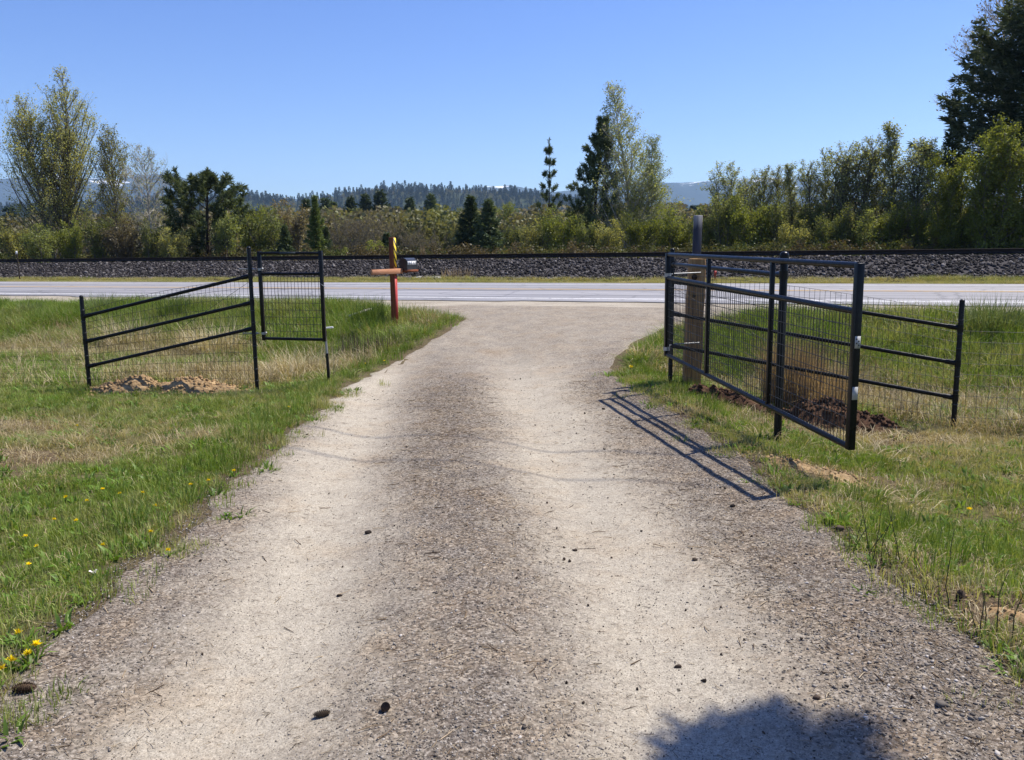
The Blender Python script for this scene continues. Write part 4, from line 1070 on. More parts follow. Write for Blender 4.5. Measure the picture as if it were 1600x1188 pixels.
# the small walk gate, swung open beside the left fence
DA, DB = L1[1] + .02, L1[1] - .12
q0, q1 = at(404, 394, DA), at(502, 394, DB); x0, x1 = at(409, 470, DA)[0], at(504, 465, DB)[0]
w0 = lambda py: np.array((x0, DA, zof(406, py, DA))); w1 = lambda py: np.array((x1, DB, zof(504, py, DB)))
walk_gate, WL, WRZ = gate('walk_gate', 'small black wire-filled walk gate hanging from the tall left gatepost', (w0(395), w1(394), w0(530), w1(532)),
     [(w0(396), w1(396)), (w0(428), w1(428)), (w0(529), w1(531))], None, ((w0(528), w1(530)), (w0(429), w1(429))), (18, 9), .0175, .0195)
for py in (421, 521):
    a_ = np.array((L1[0], L1[1], zof(395, py, L1[1]))); e = w0(py)
    mb = MB(); mb.tube([WL(a_ + (-.13, 0, .004)), WL(e + (-.045, 0, 0))], [.0065] * 2, 8); mb.sphere(WL(a_ + (.035, -.0, 0)), .014, 10, 6); sm_build(mb, 'hinge_bolt', GALV, walk_gate)
    mb = MB(); mb.tube([WL(e) - (0, 0, .014), WL(e) + (0, 0, .014)], [.029] * 2, 12); mb.sphere(WL(e) + np.array((.035, -.02, .005)), .015, 10, 6); sm_build(mb, 'hinge_collar', GALV, walk_gate)
mb = MB(); e = WL(w1(443)); k = [e + np.array((-.012 + .05 * t + .012 * math.sin(t * 3.1), -.024, -.085 * t + .05 * t * t)) for t in np.linspace(0, 1, 9)]; mb.tube(k, [.004] * 9, 6); sm_build(mb, 'latch_chain', GALV, walk_gate)
m, nt, b = new_mat('blue_grey_decal', .5, .3); b.inputs['Base Color'].default_value = (.02, .035, .045, 1)
mb = MB(); e0, e1 = WL(w0(396)), WL(w1(396)); cc = lerp(e0, e1, .47) + np.array((0, -.0185, .002)); mb.box(cc, (.20, .0015, .016), WRZ); mb.build('decal', m, walk_gate)
# latch stake that stops the walk gate
ST = at(514, 588, L1[1] + .25); ST[2] = gz(ST[0], ST[1])
o = root('latch_stake', ST, 'short black stake with white sleeve and pin at the foot of the walk gate', 'stake')
zt = zof(511, 511, ST[1]) - ST[2]
mb = MB(); mb.tube([(0, 0, -.2), (-.012, 0, zt * .52)], [.019] * 2, 12); sm_build(mb, 'stake', BLACK, o)
mb = MB(); mb.tube([(-.012, 0, zt * .50), (-.022, 0, zt * .86)], [.014] * 2, 12); sm_build(mb, 'sleeve', GALV, o)
mb = MB(); mb.tube([(-.022, 0, zt * .84), (-.026, 0, zt)], [.020] * 2, 12); sm_build(mb, 'stake_head', BLACK, o)
PVC = mat_simple('white_plastic', (.70, .70, .68), (.80, .80, .78), 20, .5, .4)
mb = MB(); mb.tube([(-.01, -.012, zt - .012), (.082, -.02, zt - .004)], [.011] * 2, 10); sm_build(mb, 'pin', PVC, o)

# ------------------------------------------------------------------ weathered wooden post
W_OLD = mat_wood('weathered_timber', (.15, .078, .030), (.31, .175, .072), (.43, .28, .14))
m, nt, b = new_mat('tarred_plank', .75, .25)
co_ = objcoord(nt); gn = objcoord(nt, (9, 9, .7)); sep = nd(nt, 'ShaderNodeSeparateXYZ'); nt.links.new(co_, sep.inputs[0])
f = math_n(nt, 'ADD', math_n(nt, 'MULTIPLY', math_n(nt, 'SUBTRACT', sep.outputs[2], 1.86), 7.0), math_n(nt, 'SUBTRACT', noise(nt, 4, 5, .7, gn), .5), True)
nt.links.new(mixc(nt, f, ramp(nt, noise(nt, 3, 5, .7, gn), [(.3, (.022, .024, .036)), (.7, (.055, .056, .072))]), ramp(nt, noise(nt, 3, 5, .7, gn), [(.3, (.22, .205, .20)), (.7, (.38, .36, .35))])), b.inputs['Base Color'])
PB = at(1080, 606, A[1] + .22); PB[2] = gz(PB[0], PB[1])
o = root('wooden_post', PB, 'weathered square timber post with a taller dark plank, behind the long gate', 'post')
zt = zof(1084, 404, PB[1]) - PB[2]; zt2 = zof(1087, 336, PB[1]) - PB[2]
mb = MB(); wd_ = .20
V, q = [], []
nzz = 9
for i, z in enumerate(np.linspace(-.3, zt, nzz)):
    ln = .035 * max(0, z) / zt; tp = 1 - .06 * max(0, z) / zt
    for (sx, sy) in ((-1, -1), (1, -1), (1, 1), (-1, 1)): V.append((sx * wd_ / 2 * tp + ln + .006 * math.sin(i * 2.1 + sx), sy * .075 * tp + .006 * math.cos(i * 1.7 + sy), z))
for i in range(nzz - 1):
    for k in range(4): q.append((i * 4 + k, i * 4 + (k + 1) % 4, (i + 1) * 4 + (k + 1) % 4, (i + 1) * 4 + k))
q += [(3, 2, 1, 0), tuple(range((nzz - 1) * 4, nzz * 4))]; mb.add(V, quads=q)
ob = mb.build('timber', W_OLD, o); bv = ob.modifiers.new('bevel', 'BEVEL'); bv.width = .012; bv.segments = 2
mb = MB(); mb.box((.048, .11, zt2 / 2 + .35), (.098, .035, zt2 - .7), Matrix.Rotation(R(1.2), 3, 'Y')); ob = mb.build('plank', m, o)
ob.data.materials[0] = m; bv = ob.modifiers.new('bevel', 'BEVEL'); bv.width = .004
KNOT = mat_simple('dark_knot', (.018, .011, .008), (.05, .028, .018), 40, .8, .1)
for (px, py) in ((1083, 433), (1082, 463)):
    c = at(px, py, PB[1]) - PB; mb = MB(); mb.sphere((c[0], -.0745, c[2]), .034, 14, 8, (1, .10, 1)); sm_build(mb, 'knot', KNOT, o)

# ------------------------------------------------------------------ mailbox on its cross-shaped stand
MP = at(617, 503, 15.0); MP[2] = gz(MP[0], MP[1])
o = root('mailbox_stand', MP, 'red-brown cross-shaped mailbox stand with black and yellow stripes, by the roadside', 'mailbox stand', None, -PHI)
W_RED = mat_wood('red_stained_wood', (.085, .026, .012), (.17, .052, .022), (.24, .080, .034)); W_REDX = mat_wood('raw_cedar_arm', (.30, .13, .065), (.42, .20, .11), (.52, .27, .16), 'y')
W_CRIM = mat_simple('red_reflective_tape', (.36, .035, .03), (.46, .06, .05), 20, .55, .35)
zt = zof(613, 371, 15.0) - MP[2]; za = zof(615, 424, 15.0) - MP[2]
mb = MB(); mb.box((0, 0, zt / 2 - .15), (.095, .095, zt + .3)); ob = mb.build('post', W_RED, o); bv = ob.modifiers.new('bevel', 'BEVEL'); bv.width = .005
m, nt, b = new_mat('hazard_stripe_tape', .5, .4)
sep = nd(nt, 'ShaderNodeSeparateXYZ'); nt.links.new(objcoord(nt), sep.inputs[0])
v = math_n(nt, 'FRACT', math_n(nt, 'ADD', math_n(nt, 'MULTIPLY', sep.outputs[2], 6.6), math_n(nt, 'MULTIPLY', sep.outputs[1], 9.0)))
nt.links.new(mixc(nt, math_n(nt, 'GREATER_THAN', v, .42), (.015, .013, .010), (.78, .56, .03)), b.inputs['Base Color'])
mb = MB(); mb.box((.0495, 0, (zt + za) / 2 + .03), (.004, .088, zt - za - .08)); mb.build('hazard_tape', m, o)
mb = MB(); mb.box((.0495, 0, za / 2 - .02), (.004, .088, za - .12)); mb.build('red_tape', W_CRIM, o)
mb = MB(); mb.box((.069, -.34, za), (.038, 1.10, .092)); ob = mb.build('cross_arm', W_REDX, o); bv = ob.modifiers.new('bevel', 'BEVEL'); bv.width = .004
mb = MB(); mb.box((.115, .42, za - .005), (.13, .44, .05)); ob = mb.build('tray_board', W_RED, o)
mb = MB(); mb.box((-.02, -.02, zt + .012), (.14, .14, .02)); 
# the box itself: back end towards the camera, door towards the highway
o2p = np.array(MP) + np.array((CP * .10 + SP * .40, -SP * .10 + CP * .40, za + .022))
o2 = root('mailbox', o2p, 'black arched mailbox with a white number label, on the mailbox stand', 'mailbox', None, -PHI)
MB_BLACK = mat_simple('black_mailbox_metal', (.010, .011, .014), (.028, .03, .036), 18, .35, .5)
hw, hb, ln = .080, .130, .40; pr = [(-hw, 0), (hw, 0), (hw, hb)] + [(hw * math.cos(a_), hb + hw * math.sin(a_)) for a_ in np.linspace(.2, math.pi - .2, 9)] + [(-hw, hb)]
n = len(pr); V = [(x, -ln / 2, z) for x, z in pr] + [(x, ln / 2, z) for x, z in pr] + [(0, -ln / 2, .1), (0, ln / 2, .1)]
mb = MB(); mb.add(V, [(2 * n, (k + 1) % n, k) for k in range(n)] + [(2 * n + 1, n + k, n + (k + 1) % n) for k in range(n)], [(k, (k + 1) % n, n + (k + 1) % n, n + k) for k in range(n)])
sm_build(mb, 'body', MB_BLACK, o2)
mb = MB()
for yy in (-ln / 2 - .004, ln / 2 - .016):
    pr2 = [(x * 1.045, yy, (z - .1) * 1.035 + .1) for x, z in pr]; pr3 = [(x, yy + .02, z) for x, _, z in pr2]
    mb.add(pr2 + pr3, quads=[(k, (k + 1) % n, n + (k + 1) % n, n + k) for k in range(n)])
sm_build(mb, 'rim', MB_BLACK, o2)
mb = MB(); mb.box((0, ln / 2 + .008, .108), (.15, .012, .205)); sm_build(mb, 'door', MB_BLACK, o2)
LABEL = mat_simple('white_label', (.72, .72, .72), (.82, .82, .82), 20, .5, .3)
mb = MB(); mb.box((hw + .002, -.01, .118), (.003, .34, .068)); lb = mb.build('number_label', LABEL, o2)
segs = {'3': 'abgcd', '2': 'abged', '4': 'fgbc', '8': 'abcdefg', '0': 'abcdef'}
mb = MB()
for k, ch in enumerate('3248'):                                   # figures as read from the photograph, barely legible there
    y0 = -.155 + k * .082 + (.02 if k > 1 else 0); g = {'a': (.024, 0, .016, .006), 'g': (0, 0, .016, .006), 'd': (-.024, 0, .016, .006), 'f': (.012, -.016, .006, .026), 'b': (.012, .016, .006, .026), 'e': (-.012, -.016, .006, .026), 'c': (-.012, .016, .006, .026)}
    for sg in segs[ch]:
        dz, dy, aw, ah = g[sg]; w_, h_ = (.034, .008) if sg in 'agd' else (.008, .028)
        mb.box((hw + .0045, y0 + .03 + dy, .118 + dz), (.002, w_, h_))
mb.build('number', INK, lb)

# ------------------------------------------------------------------ roadside stakes and stones across the highway
def stake(px, pyb, pyt, D, label, name, mats, r=.02):
    b_ = at(px, pyb, D); o = root(name, b_, label, 'stake'); H = zof(px, pyt, D) - b_[2]
    mb = MB(); mb.tube([(0, 0, -.3), (-.02, 0, H * .92)], [r, r], 8); sm_build(mb, 'stake', mats[0], o)
    mb = MB(); mb.box((-.022, -.015, H - .06), (.075, .02, .15)); mb.build('reflector', mats[1], o)
DK = 28.2 / (CP + (31 - 800) / F_PX * SP)
stake(31, 436, 393, DK, 'thin dark roadside stake with a white reflector, across the highway at far left', 'reflector_stake', (BARK_DARK, LABEL), .03)
RUST = mat_simple('rusty_steel', (.16, .05, .025), (.28, .10, .05), 20, .8, .2)
DK = 28.4 / (CP + (1118 - 800) / F_PX * SP)
stake(1118, 440, 424, DK, 'small red roadside stake seen through the long gate', 'marker_stake', (RUST, W_CRIM), .03)
PALE = mat_simple('pale_stone', (.24, .23, .21), (.40, .385, .36), 12, .9, .2)
for i, (px, w_, lb) in enumerate(((652, .42, 'pale flat stone slab nearest the mailbox, at the foot of the ballast'), (668, .55, 'long pale stone slab at the foot of the ballast, between two others'), (684, .36, 'rightmost pale stone slab at the foot of the ballast'))):
    DK = 28.9 / (CP + (px - 800) / F_PX * SP); p = at(px, 433, DK); x, y = p[0], p[1]
    me = rock_mesh(np.random.default_rng(900 + i), 'stone_slab', PALE, 2, (w_ * .48, .2, .075)); so_ = link('stone_slab', me, None, None, (x, y, .62)); tag(so_, lb, 'stone', 'pale slabs by the ballast')
p = on_ground(563, 505, 14.5); mb = MB(); mb.box((0, 0, 0), (.46, .10, .03), Matrix.Rotation(R(35), 3, 'Z') @ Matrix.Rotation(R(-14), 3, 'Y'))
tag(mb.build('board', mat_wood('grey_board', (.20, .18, .15), (.30, .275, .235), (.40, .37, .32), 'x'), None, False, (p[0], p[1], p[2] + .22)), 'pale grey board lying tilted in the long grass left of the mailbox stand', 'board')

# ------------------------------------------------------------------ soil heaps
def soil_mat(name, c1, c2, c3):
    m, nt, b = new_mat(name, .95, .08); co_ = objcoord(nt)
    nt.links.new(ramp(nt, noise(nt, 18, 6, .75, co_), [(.3, c1), (.5, c2), (.72, c3)]), b.inputs['Base Color']); bump(nt, b, noise(nt, 45, 5, .7, co_), .6, .02); return m
SOIL_O = soil_mat('orange_soil', (.16, .100, .050), (.31, .205, .105), (.45, .335, .19))
SOIL_D = soil_mat('dark_soil', (.035, .020, .013), (.075, .042, .026), (.15, .085, .050))
def heap(label, p, lx, ly, h, rz, mat, seed, clods=60, lump=1.0, size=.013):
    rg = np.random.default_rng(seed); nx, ny = int(lx / .018), int(ly / .018)
    U, Vv = np.meshgrid(np.linspace(-1, 1, nx), np.linspace(-1, 1, ny)); cz, sz = math.cos(rz), math.sin(rz)
    X = U * lx / 2; Y = Vv * ly / 2; WX = p[0] + X * cz - Y * sz; WY = p[1] + X * sz + Y * cz
    rr = np.sqrt(U ** 2 + Vv ** 2) + (fbm(WX * 3.1, WY * 3.1, seed, 3) - .47) * .75
    e = sm(1.0, .25, rr)
    hum = .35 + 1.1 * fbm(WX * 2.2, WY * 2.2, seed + 3, 3)
    Z = e * h * hum + e * ((fbm(WX * 9, WY * 9, seed + 5, 3) - .45) * .085 * lump + (fbm(WX * 21, WY * 21, seed + 7, 3) - .45) * .055 * lump) * min(1, h * 5 + .3)
    G = ground_z(WX, WY); Z = G + Z - .035 * (1 - e) - .01
    Pz = np.stack([WX - p[0], WY - p[1], Z - p[2]], -1).reshape(-1, 3); i = np.arange(nx * ny).reshape(ny, nx)
    Q = np.stack([i[:-1, :-1], i[:-1, 1:], i[1:, 1:], i[1:, :-1]], -1).reshape(-1, 4)
    o = link('soil_heap', np_mesh('soil_heap', Pz, [Q], False), mat, None, tuple(map(float, p))); tag(o, label, 'soil heap')
    mb = MB()
    for k in range(clods):
        a_, r_ = rg.uniform(0, 6.28), rg.uniform(0, 1.08) ** .6; u, v = math.cos(a_) * r_, math.sin(a_) * r_; ii, jj = min(ny - 1, max(0, int((v + 1) / 2 * (ny - 1)))), min(nx - 1, max(0, int((u + 1) / 2 * (nx - 1))))
        c = np.array((WX[ii, jj], WY[ii, jj], max(Z[ii, jj], G[ii, jj]) + .004)) - p
        s_ = size * min(1.7, rg.gamma(2, .5)); V_ = rg.normal(0, 1, (8, 3)); V_ = np.array([(x, y, z) for x in (-1, 1) for y in (-1, 1) for z in (-1, 1)]) * s_ * rg.uniform(.5, 1, (8, 3))
        mb.add(V_ @ np.array(Matrix.Rotation(rg.uniform(0, 6), 3, Vector(rg.normal(size=3)))).T + c, quads=[(0, 1, 3, 2), (4, 6, 7, 5), (0, 4, 5, 1), (2, 3, 7, 6), (0, 2, 6, 4), (1, 5, 7, 3)])
    tag(mb.build('clods', mat, o), None, None, None, 'stuff')
p = on_ground(205, 606); heap('orange-brown soil heap beside the shortest left fence post', p, 1.3, .66, .13, .1, SOIL_O, 61, 330)
p = on_ground(308, 609); heap('larger orange-brown soil heap below the middle of the left pipe fence', p, 1.6, .74, .16, .05, SOIL_O, 64, 450)
p = on_ground(1150, 636); heap('dark soil heap behind the middle of the long gate', p, 1.4, .7, .22, -.65, SOIL_D, 67, 450)
p = on_ground(1295, 665); heap('largest dark cloddy soil heap, behind the free end of the long gate', p, 1.85, .75, .24, -.62, SOIL_D, 70, 720, 1.3)
p = on_ground(1285, 742); heap('low patch of reddish soil at the foot of the ball-capped brace post', p, 1.15, .55, .045, -.5, SOIL_O, 73, 160, .5, .008)
p = on_ground(1590, 968); heap('reddish soil patch at the right edge among thin shoots', p, .55, .26, .04, -.9, SOIL_O, 76, 90, .4, .005)

# ------------------------------------------------------------------ grasses
rng = np.random.default_rng(2024)
def pts(n, x0, x1, y0, y1, keep):
    x = rng.uniform(x0, x1, n); y = rng.uniform(y0, y1, n)
    ok = (np.abs(x) < .70 * y + 3.2) & (rng.uniform(0, 1, n) < keep(x, y)); return x[ok], y[ok]
def offset(x, y): return np.maximum(edge_l(y) - x, x - edge_r(y))
HEAPS = [(205, 606, .66), (308, 611, .80), (1150, 636, .66), (1295, 665, .85), (1285, 745, .48), (1590, 968, .26)]
HC = [(on_ground(a, b_), c) for a, b_, c in HEAPS]
def clear(x, y):
    k = np.ones(len(x))
    for c, r_ in HC: k = k * sm(.35, 1.0, np.hypot((x - c[0]) / r_, (y - c[1]) / (r_ * .72)))
    return k
def lane(x, y): return sm(15.25, 14.95, s_of(x, y))
lawn_v = [blades(np.random.default_rng(300 + i), 34, .075, .03, .085, .0042, .55, .6, G_LAWN, 'lawn_clump') for i in range(6)]
lawn_v += [blades(np.random.default_rng(310 + i), 14, .05, .05, .09, .016, .9, .5, L_WEED, 'lawn_weed', .25) for i in range(1)]
mid_v = [blades(np.random.default_rng(320 + i), 40, .10, .08, .21, .0055, .45, .6, G_TALL, 'verge_clump') for i in range(5)]
tall_v = [blades(np.random.default_rng(340 + i), 48, .17, .16, .46, .0065, .62, .8, G_TALL, 'meadow_clump') for i in range(5)]
dry_v = [blades(np.random.default_rng(360 + i), 36, .16, .12, .40, .0065, .75, .9, G_DRY, 'dry_clump', .25) for i in range(5)]
flat_v = [blades(np.random.default_rng(380 + i), 26, .12, .06, .16, .004, .5, .6, G_DRY, 'thatch_clump', .9) for i in range(4)]
def fence_s(x, y):
    """>0 behind the fence line, in the unmown meadow"""
    return np.where(x < 0, y - 10.1 + .0 * x, np.maximum((y - (10.2 - (x - 1.9) * .98)) * .72, y - 10.0 - (x < 1.9) * 2))
def spot(x, y, L):
    m = 0 * x
    for (px, py, rx, ry, a) in L:
        m = m + a * np.exp(-(((x - px) / rx) ** 2 + ((y - py) / ry) ** 2))
    return np.clip(m, 0, 1)
def gpt(px, py): q = on_ground(px, py, 10); return q[0], q[1]
STRAW = [(*gpt(205, 545), 1.2, .7, 1.0), (*gpt(330, 555), 1.3, .6, .9), (*gpt(470, 585), .9, .55, .9), (*gpt(395, 585), .8, .4, .5), (*gpt(1260, 610), .7, .6, .9), (*gpt(1330, 620), .8, .7, .7), (*gpt(1440, 680), 1.0, .35, .9),
         (*gpt(1560, 690), .9, .4, .8), (*gpt(1400, 720), .9, .3, .7), (*gpt(1080, 640), .5, .3, .5), (*gpt(150, 700), 1.2, .5, .5), (*gpt(300, 690), .8, .4, .5), (*gpt(30, 680), 1.2, .6, .4), (*gpt(1230, 780), .5, .25, .5), (*gpt(1430, 800), .4, .3, .4)]
def straw(x, y): return spot(x, y, STRAW)
def put(name, vs, x, y, s0, s1, tint, label, dz=0.0, hscale=None):
    n = len(x); k = rng.uniform(s0, s1, n); h = k if hscale is None else k * hscale
    z = ground_z(x, y) + dz
    scatter(name, vs, np.stack([x, y, z], 1), np.stack([rng.normal(0, .08, n), rng.normal(0, .08, n), rng.uniform(0, 6.28, n)], 1), np.stack([k, k, h], 1), rng.integers(0, len(vs), n), np.clip(tint, 0, 1), label)
# mown lawn on both sides
def k_lawn(x, y):
    off = offset(x, y); den = sm(-.22, .32, off + (vnoise(x * 5, y * 5, 3) - .5) * .5)
    return den * (1 - .96 * soil_mask(x, y)) * sm(.35, -.2, fence_s(x, y)) * clear(x, y) * (.45 + .75 * vnoise(x * 2.3, y * 2.3, 8))
x, y = pts(66000, -10.5, 9.5, .8, 10.6, k_lawn)
tn = .02 + 1.1 * (fbm(x * .8, y * .8, 55) - .42) + .9 * (fbm(x * 3.2, y * 3.2, 56) - .46) + .75 * straw(x, y) + .5 * soil_mask(x, y) + .35 * sm(.5, .0, offset(x, y)) * (vnoise(x * 3, y * 3, 5) > .5) + rng.normal(0, .09, len(x))
put('lawn_grass', lawn_v, x, y, .7, 1.25, tn, 'short mown green grass with straw-coloured patches beside the driveway')
# longer tufts along the driveway edges and around the posts
def k_verge(x, y):
    off = offset(x, y); L_ = np.where(x < 0, sm(.02, .12, off) * sm(.75, .2, off) * (.25 + .75 * sm(3.4, 5.5, y)), sm(.1, .3, off) * sm(1.0, .4, off) * (.2 + .6 * sm(3, 4, y)) * (1 - .75 * sm(4.9, 5.2, y) * sm(7.6, 7.2, y)))
    return L_ * clear(x, y) * (.25 + 1.2 * (vnoise(x * 2.1, y * 2.1, 21) - .3)) * sm(13.6, 12.4, s_of(x, y)) * .55
x, y = pts(15000, -4.5, 5.0, 1.8, 12.5, k_verge)
put('verge_grass', mid_v, x, y, .5, .95, -.05 + .5 * (fbm(x, y, 57) - .4) + .3 * straw(x, y), 'longer bright green grass along the edges of the driveway')
# unmown meadow behind the fences
def k_mead(x, y):
    s = s_of(x, y); return sm(-.1, .5, fence_s(x, y)) * sm(.05, .35, offset(x, y)) * lane(x, y) * clear(x, y) * (1 - .8 * straw(x, y)) * (.25 + .9 * vnoise(x * 1.3, y * 1.3, 31))
x, y = pts(46000, -20, 18, 7.2, 24, k_mead)
s = s_of(x, y); hk = (.30 + .58 * sm(9.8, 13.0, s)) * (.62 + .8 * (fbm(x * .7, y * .7, 33) - .25)) * (1 - .35 * sm(14.2, 15.2, s)) * (1 - .4 * sm(.9, .1, offset(x, y)))
put('meadow_grass', tall_v, x, y, .75, 1.25, .04 + 1.2 * (fbm(x * .55, y * .55, 58) - .44) + .8 * (fbm(x * 2.5, y * 2.5, 59) - .47) + .4 * straw(x, y) + rng.normal(0, .08, len(x)), 'tall unmown meadow grass between the fences and the highway', 0, hk)
x, y = pts(26000, -15, 14, 5.2, 18, lambda x, y: np.clip(straw(x, y) * 1.0 + (.16 + .6 * (vnoise(x * .9, y * .9, 39) > .58)) * sm(0, .5, fence_s(x, y)), 0, 1) * sm(.2, .5, offset(x, y)) * lane(x, y) * (.3 + .7 * (fence_s(x, y) > -.1)) * clear(x, y) * .85)
put('dry_grass', dry_v, x, y, .6, 1.1, rng.uniform(0, .8, len(x)), 'dry straw-coloured dead grass lying among the green', 0, np.where(fence_s(x, y) > .1, .9, .35))
x, y = pts(24000, -8, 7, 1.8, 10.5, lambda x, y: np.clip(.25 * straw(x, y) + .35 * soil_mask(x, y) + .10 * sm(.0, .25, offset(x, y)) + .35 * (x > 0) * sm(-.1, .1, offset(x, y)) * sm(.8, .3, offset(x, y)), 0, 1) * sm(-.12, .05, offset(x, y)) * .8)
put('thatch', flat_v, x, y, .6, 1.1, rng.uniform(0, 1, len(x)), 'flattened dead grass lying on the lawn')
# strip of grass between the highway and the ballast
n = 9000; t = rng.uniform(-50, 36, n); s = 27.5 + 1.3 * rng.uniform(0, 1, n) ** 1.3; x, y = road_xy(t, s)
hk = (.45 + .55 * vnoise(t * .6, s, 35)) * (.75 + .8 * sm(28.6, 29.3, s) * vnoise(t * .35, s * 0, 36))
scatter('roadside_grass', tall_v, np.stack([x, y, np.interp(s, [27.3, 28.1, 28.8], [.47, .46, .60])], 1), np.stack([0 * x, 0 * x, rng.uniform(0, 6.28, n)], 1), np.stack([0 * x + 1.0, 0 * x + 1.0, hk * .62], 1), rng.integers(0, 5, n), np.clip(.62 + .6 * (fbm(t * .5, s, 37) - .45) + rng.normal(0, .15, n), 0, 1), 'pale grass strip between the highway and the ballast')

# single tufts that stand out
def tuft(name, label, cat, p, n, rad, h0, h1, wd, lean, mat, seed, group=None, flat=0.0, curl=.6):
    me = blades(np.random.default_rng(seed), n, rad, h0, h1, wd, lean, curl, mat, name, flat)
    o = link(name, me, None, None, (float(p[0]), float(p[1]), float(p[2]) - .01)); return tag(o, label, cat, group)
g_ = 'grass tussocks in the meadow'
G_T2 = leaf_mat('tussock_blade', (.07, .125, .025), (.15, .205, .05), trans=.3); G_T3 = leaf_mat('pale_tussock_blade', (.12, .17, .06), (.24, .28, .13), trans=.3); G_T4 = leaf_mat('straw_tussock_blade', (.36, .30, .18), (.52, .45, .30), trans=.25)
tuft('grass_tussock', 'dark green tussock behind the top rail of the left pipe fence', 'tussock', on_ground(277, 502, 13.5), 420, .32, .35, .68, .010, .5, G_T2, 801, g_)
tuft('grass_tussock', 'pale green tussock right of the top of the shortest left post', 'tussock', on_ground(160, 492, 14), 360, .30, .3, .55, .010, .6, G_T3, 802, g_)
tuft('grass_tussock', 'small grey-green tussock left of the shortest left post', 'tussock', on_ground(50, 490, 14), 240, .24, .25, .42, .010, .6, G_T3, 803, g_)
tuft('grass_tussock', 'large pale arching tussock behind the shortest right post', 'tussock', on_ground(1548, 520, 11), 560, .36, .38, .66, .009, .65, G_T3, 804, g_, 0, .9)
tuft('grass_tussock', 'dark green tussock left of the mailbox stand foot', 'tussock', on_ground(575, 510, 14), 380, .30, .35, .66, .010, .45, G_T2, 805, g_)
tuft('grass_tussock', 'straw-coloured tussock left of the shortest left post', 'tussock', on_ground(205, 540, 12), 420, .42, 0.42, 0.74, .009, .8, G_T4, 806, g_, .3)
tuft('grass_tussock', 'straw-coloured tussock behind the left pipe fence', 'tussock', on_ground(335, 548, 12), 420, .46, 0.42, 0.70, .009, .8, G_T4, 807, g_, .3)
tuft('grass_tussock', 'arching straw-coloured tussock below the walk gate', 'tussock', on_ground(468, 588, 11), 420, .40, .35, .55, .007, .8, G_T4, 808, g_, .3)
tuft('grass_tussock', 'straw-coloured tussock behind the lower rails of the right pipe fence', 'tussock', on_ground(1318, 615, 9), 380, .28, .28, .44, .006, .6, G_T4, 809, g_)
tuft('thatch_clump', 'big rusty brown dead clump behind the brace post', 'dead plant', on_ground(1235, 632, 8.6), 900, .30, .55, .92, .007, .26, G_RED, 810, None, 0, .9)
tuft('thatch_clump', 'smaller rusty brown dead clump right of the brace post', 'dead plant', on_ground(1285, 640, 8.4), 520, .26, .4, .68, .006, .40, G_RED, 811, None, 0, .9)
tuft('dead_stalks', 'dark dead upright stalks beside the driveway below the mailbox stand', 'dead plant', on_ground(585, 553, 12), 260, .55, .25, .46, .008, .10, leaf_mat('dead_stalk_blade', (.075, .058, .040), (.14, .11, .075), trans=.1), 812, None, 0, .2)
tuft('dead_stalks', 'grey dead stalks right of the latch stake', 'dead plant', on_ground(545, 562, 11.5), 160, .40, .2, .36, .007, .25, leaf_mat('grey_stalk_blade', (.13, .11, .08), (.24, .21, .16), trans=.1), 813, None, 0, .4)
tuft('dead_stalks', 'brown dead weed stalks at the ballast foot right of the mailbox', 'dead plant', (*road_xy(t_of(*(at(700, 430, 31)[:2])), 29.3), .56), 160, .7, .25, .6, .014, .35, G_RED, 814, None, 0, .3)
tuft('dead_stalks', 'rusty upright weed stalks standing behind the mailbox on the ballast', 'dead plant', (*road_xy(t_of(*(at(631, 395, 40)[:2])), 37.6), .9), 60, .12, .7, 1.25, .03, .08, G_RED, 815, None, 0, .2)

# leafless shoots by the right edge
SHOOT = mat_simple('dark_shoot_bark', (.030, .036, .014), (.070, .075, .030), 20, .7, .3)
def shoots(label, px, pyb, stems, seed):
    p = on_ground(px, pyb, 4.0); rg = np.random.default_rng(seed); mb = MB(); lv = MB(); C = []
    for (dx, ptop) in stems:
        h = max(.08, zof(px, ptop, p[1]) - p[2]); q = curve_pts((rg.normal(0, .03), rg.normal(0, .03), -.03), (dx * .8, rg.normal(0, .12), 1), h + .03, 6, (dx * .3, 0, .3), rg, .10)
        mb.tube(q, np.linspace(.0030, .0012, 7), 5)
        for k in range(2, 7):
            C.append(q[k] + rg.normal(0, .006, 3))
    o = root('shoots', p, label, 'shoots', 'thin leafless shoots at the right'); mb.build('stems', SHOOT, o)
    leaf_quads(lv, np.array(C), .014, rg); lv.build('buds', L_LIME, o)
shoots('tallest pair of thin dark shoots standing in the right verge', 1361, 876, [(0, 770), (.02, 778), (.35, 800), (-.1, 792)], 1)
shoots('curved thin shoot right of the tallest pair in the right verge', 1404, 882, [(.12, 776), (.06, 845), (-.3, 830)], 2)
shoots('short bunch of dark shoots near the driveway edge at right', 1447, 940, [(0, 815), (.1, 905), (-.05, 900), (.25, 918), (-.15, 908)], 3)
shoots('thin dark shoots by the reddish soil patch at the right edge', 1562, 998, [(0, 890), (.08, 905), (-.08, 920)], 4)
shoots('short dark shoots left of the reddish soil patch', 1532, 985, [(0, 900), (.1, 935)], 5)
shoots('slanting shoots between the tallest pair and the driveway', 1330, 862, [(.2, 805), (.45, 815), (0, 825)], 6)
shoots('thin leaning shoot at the foot of the brace post', 1185, 688, [(.3, 655), (-.2, 668)], 7)

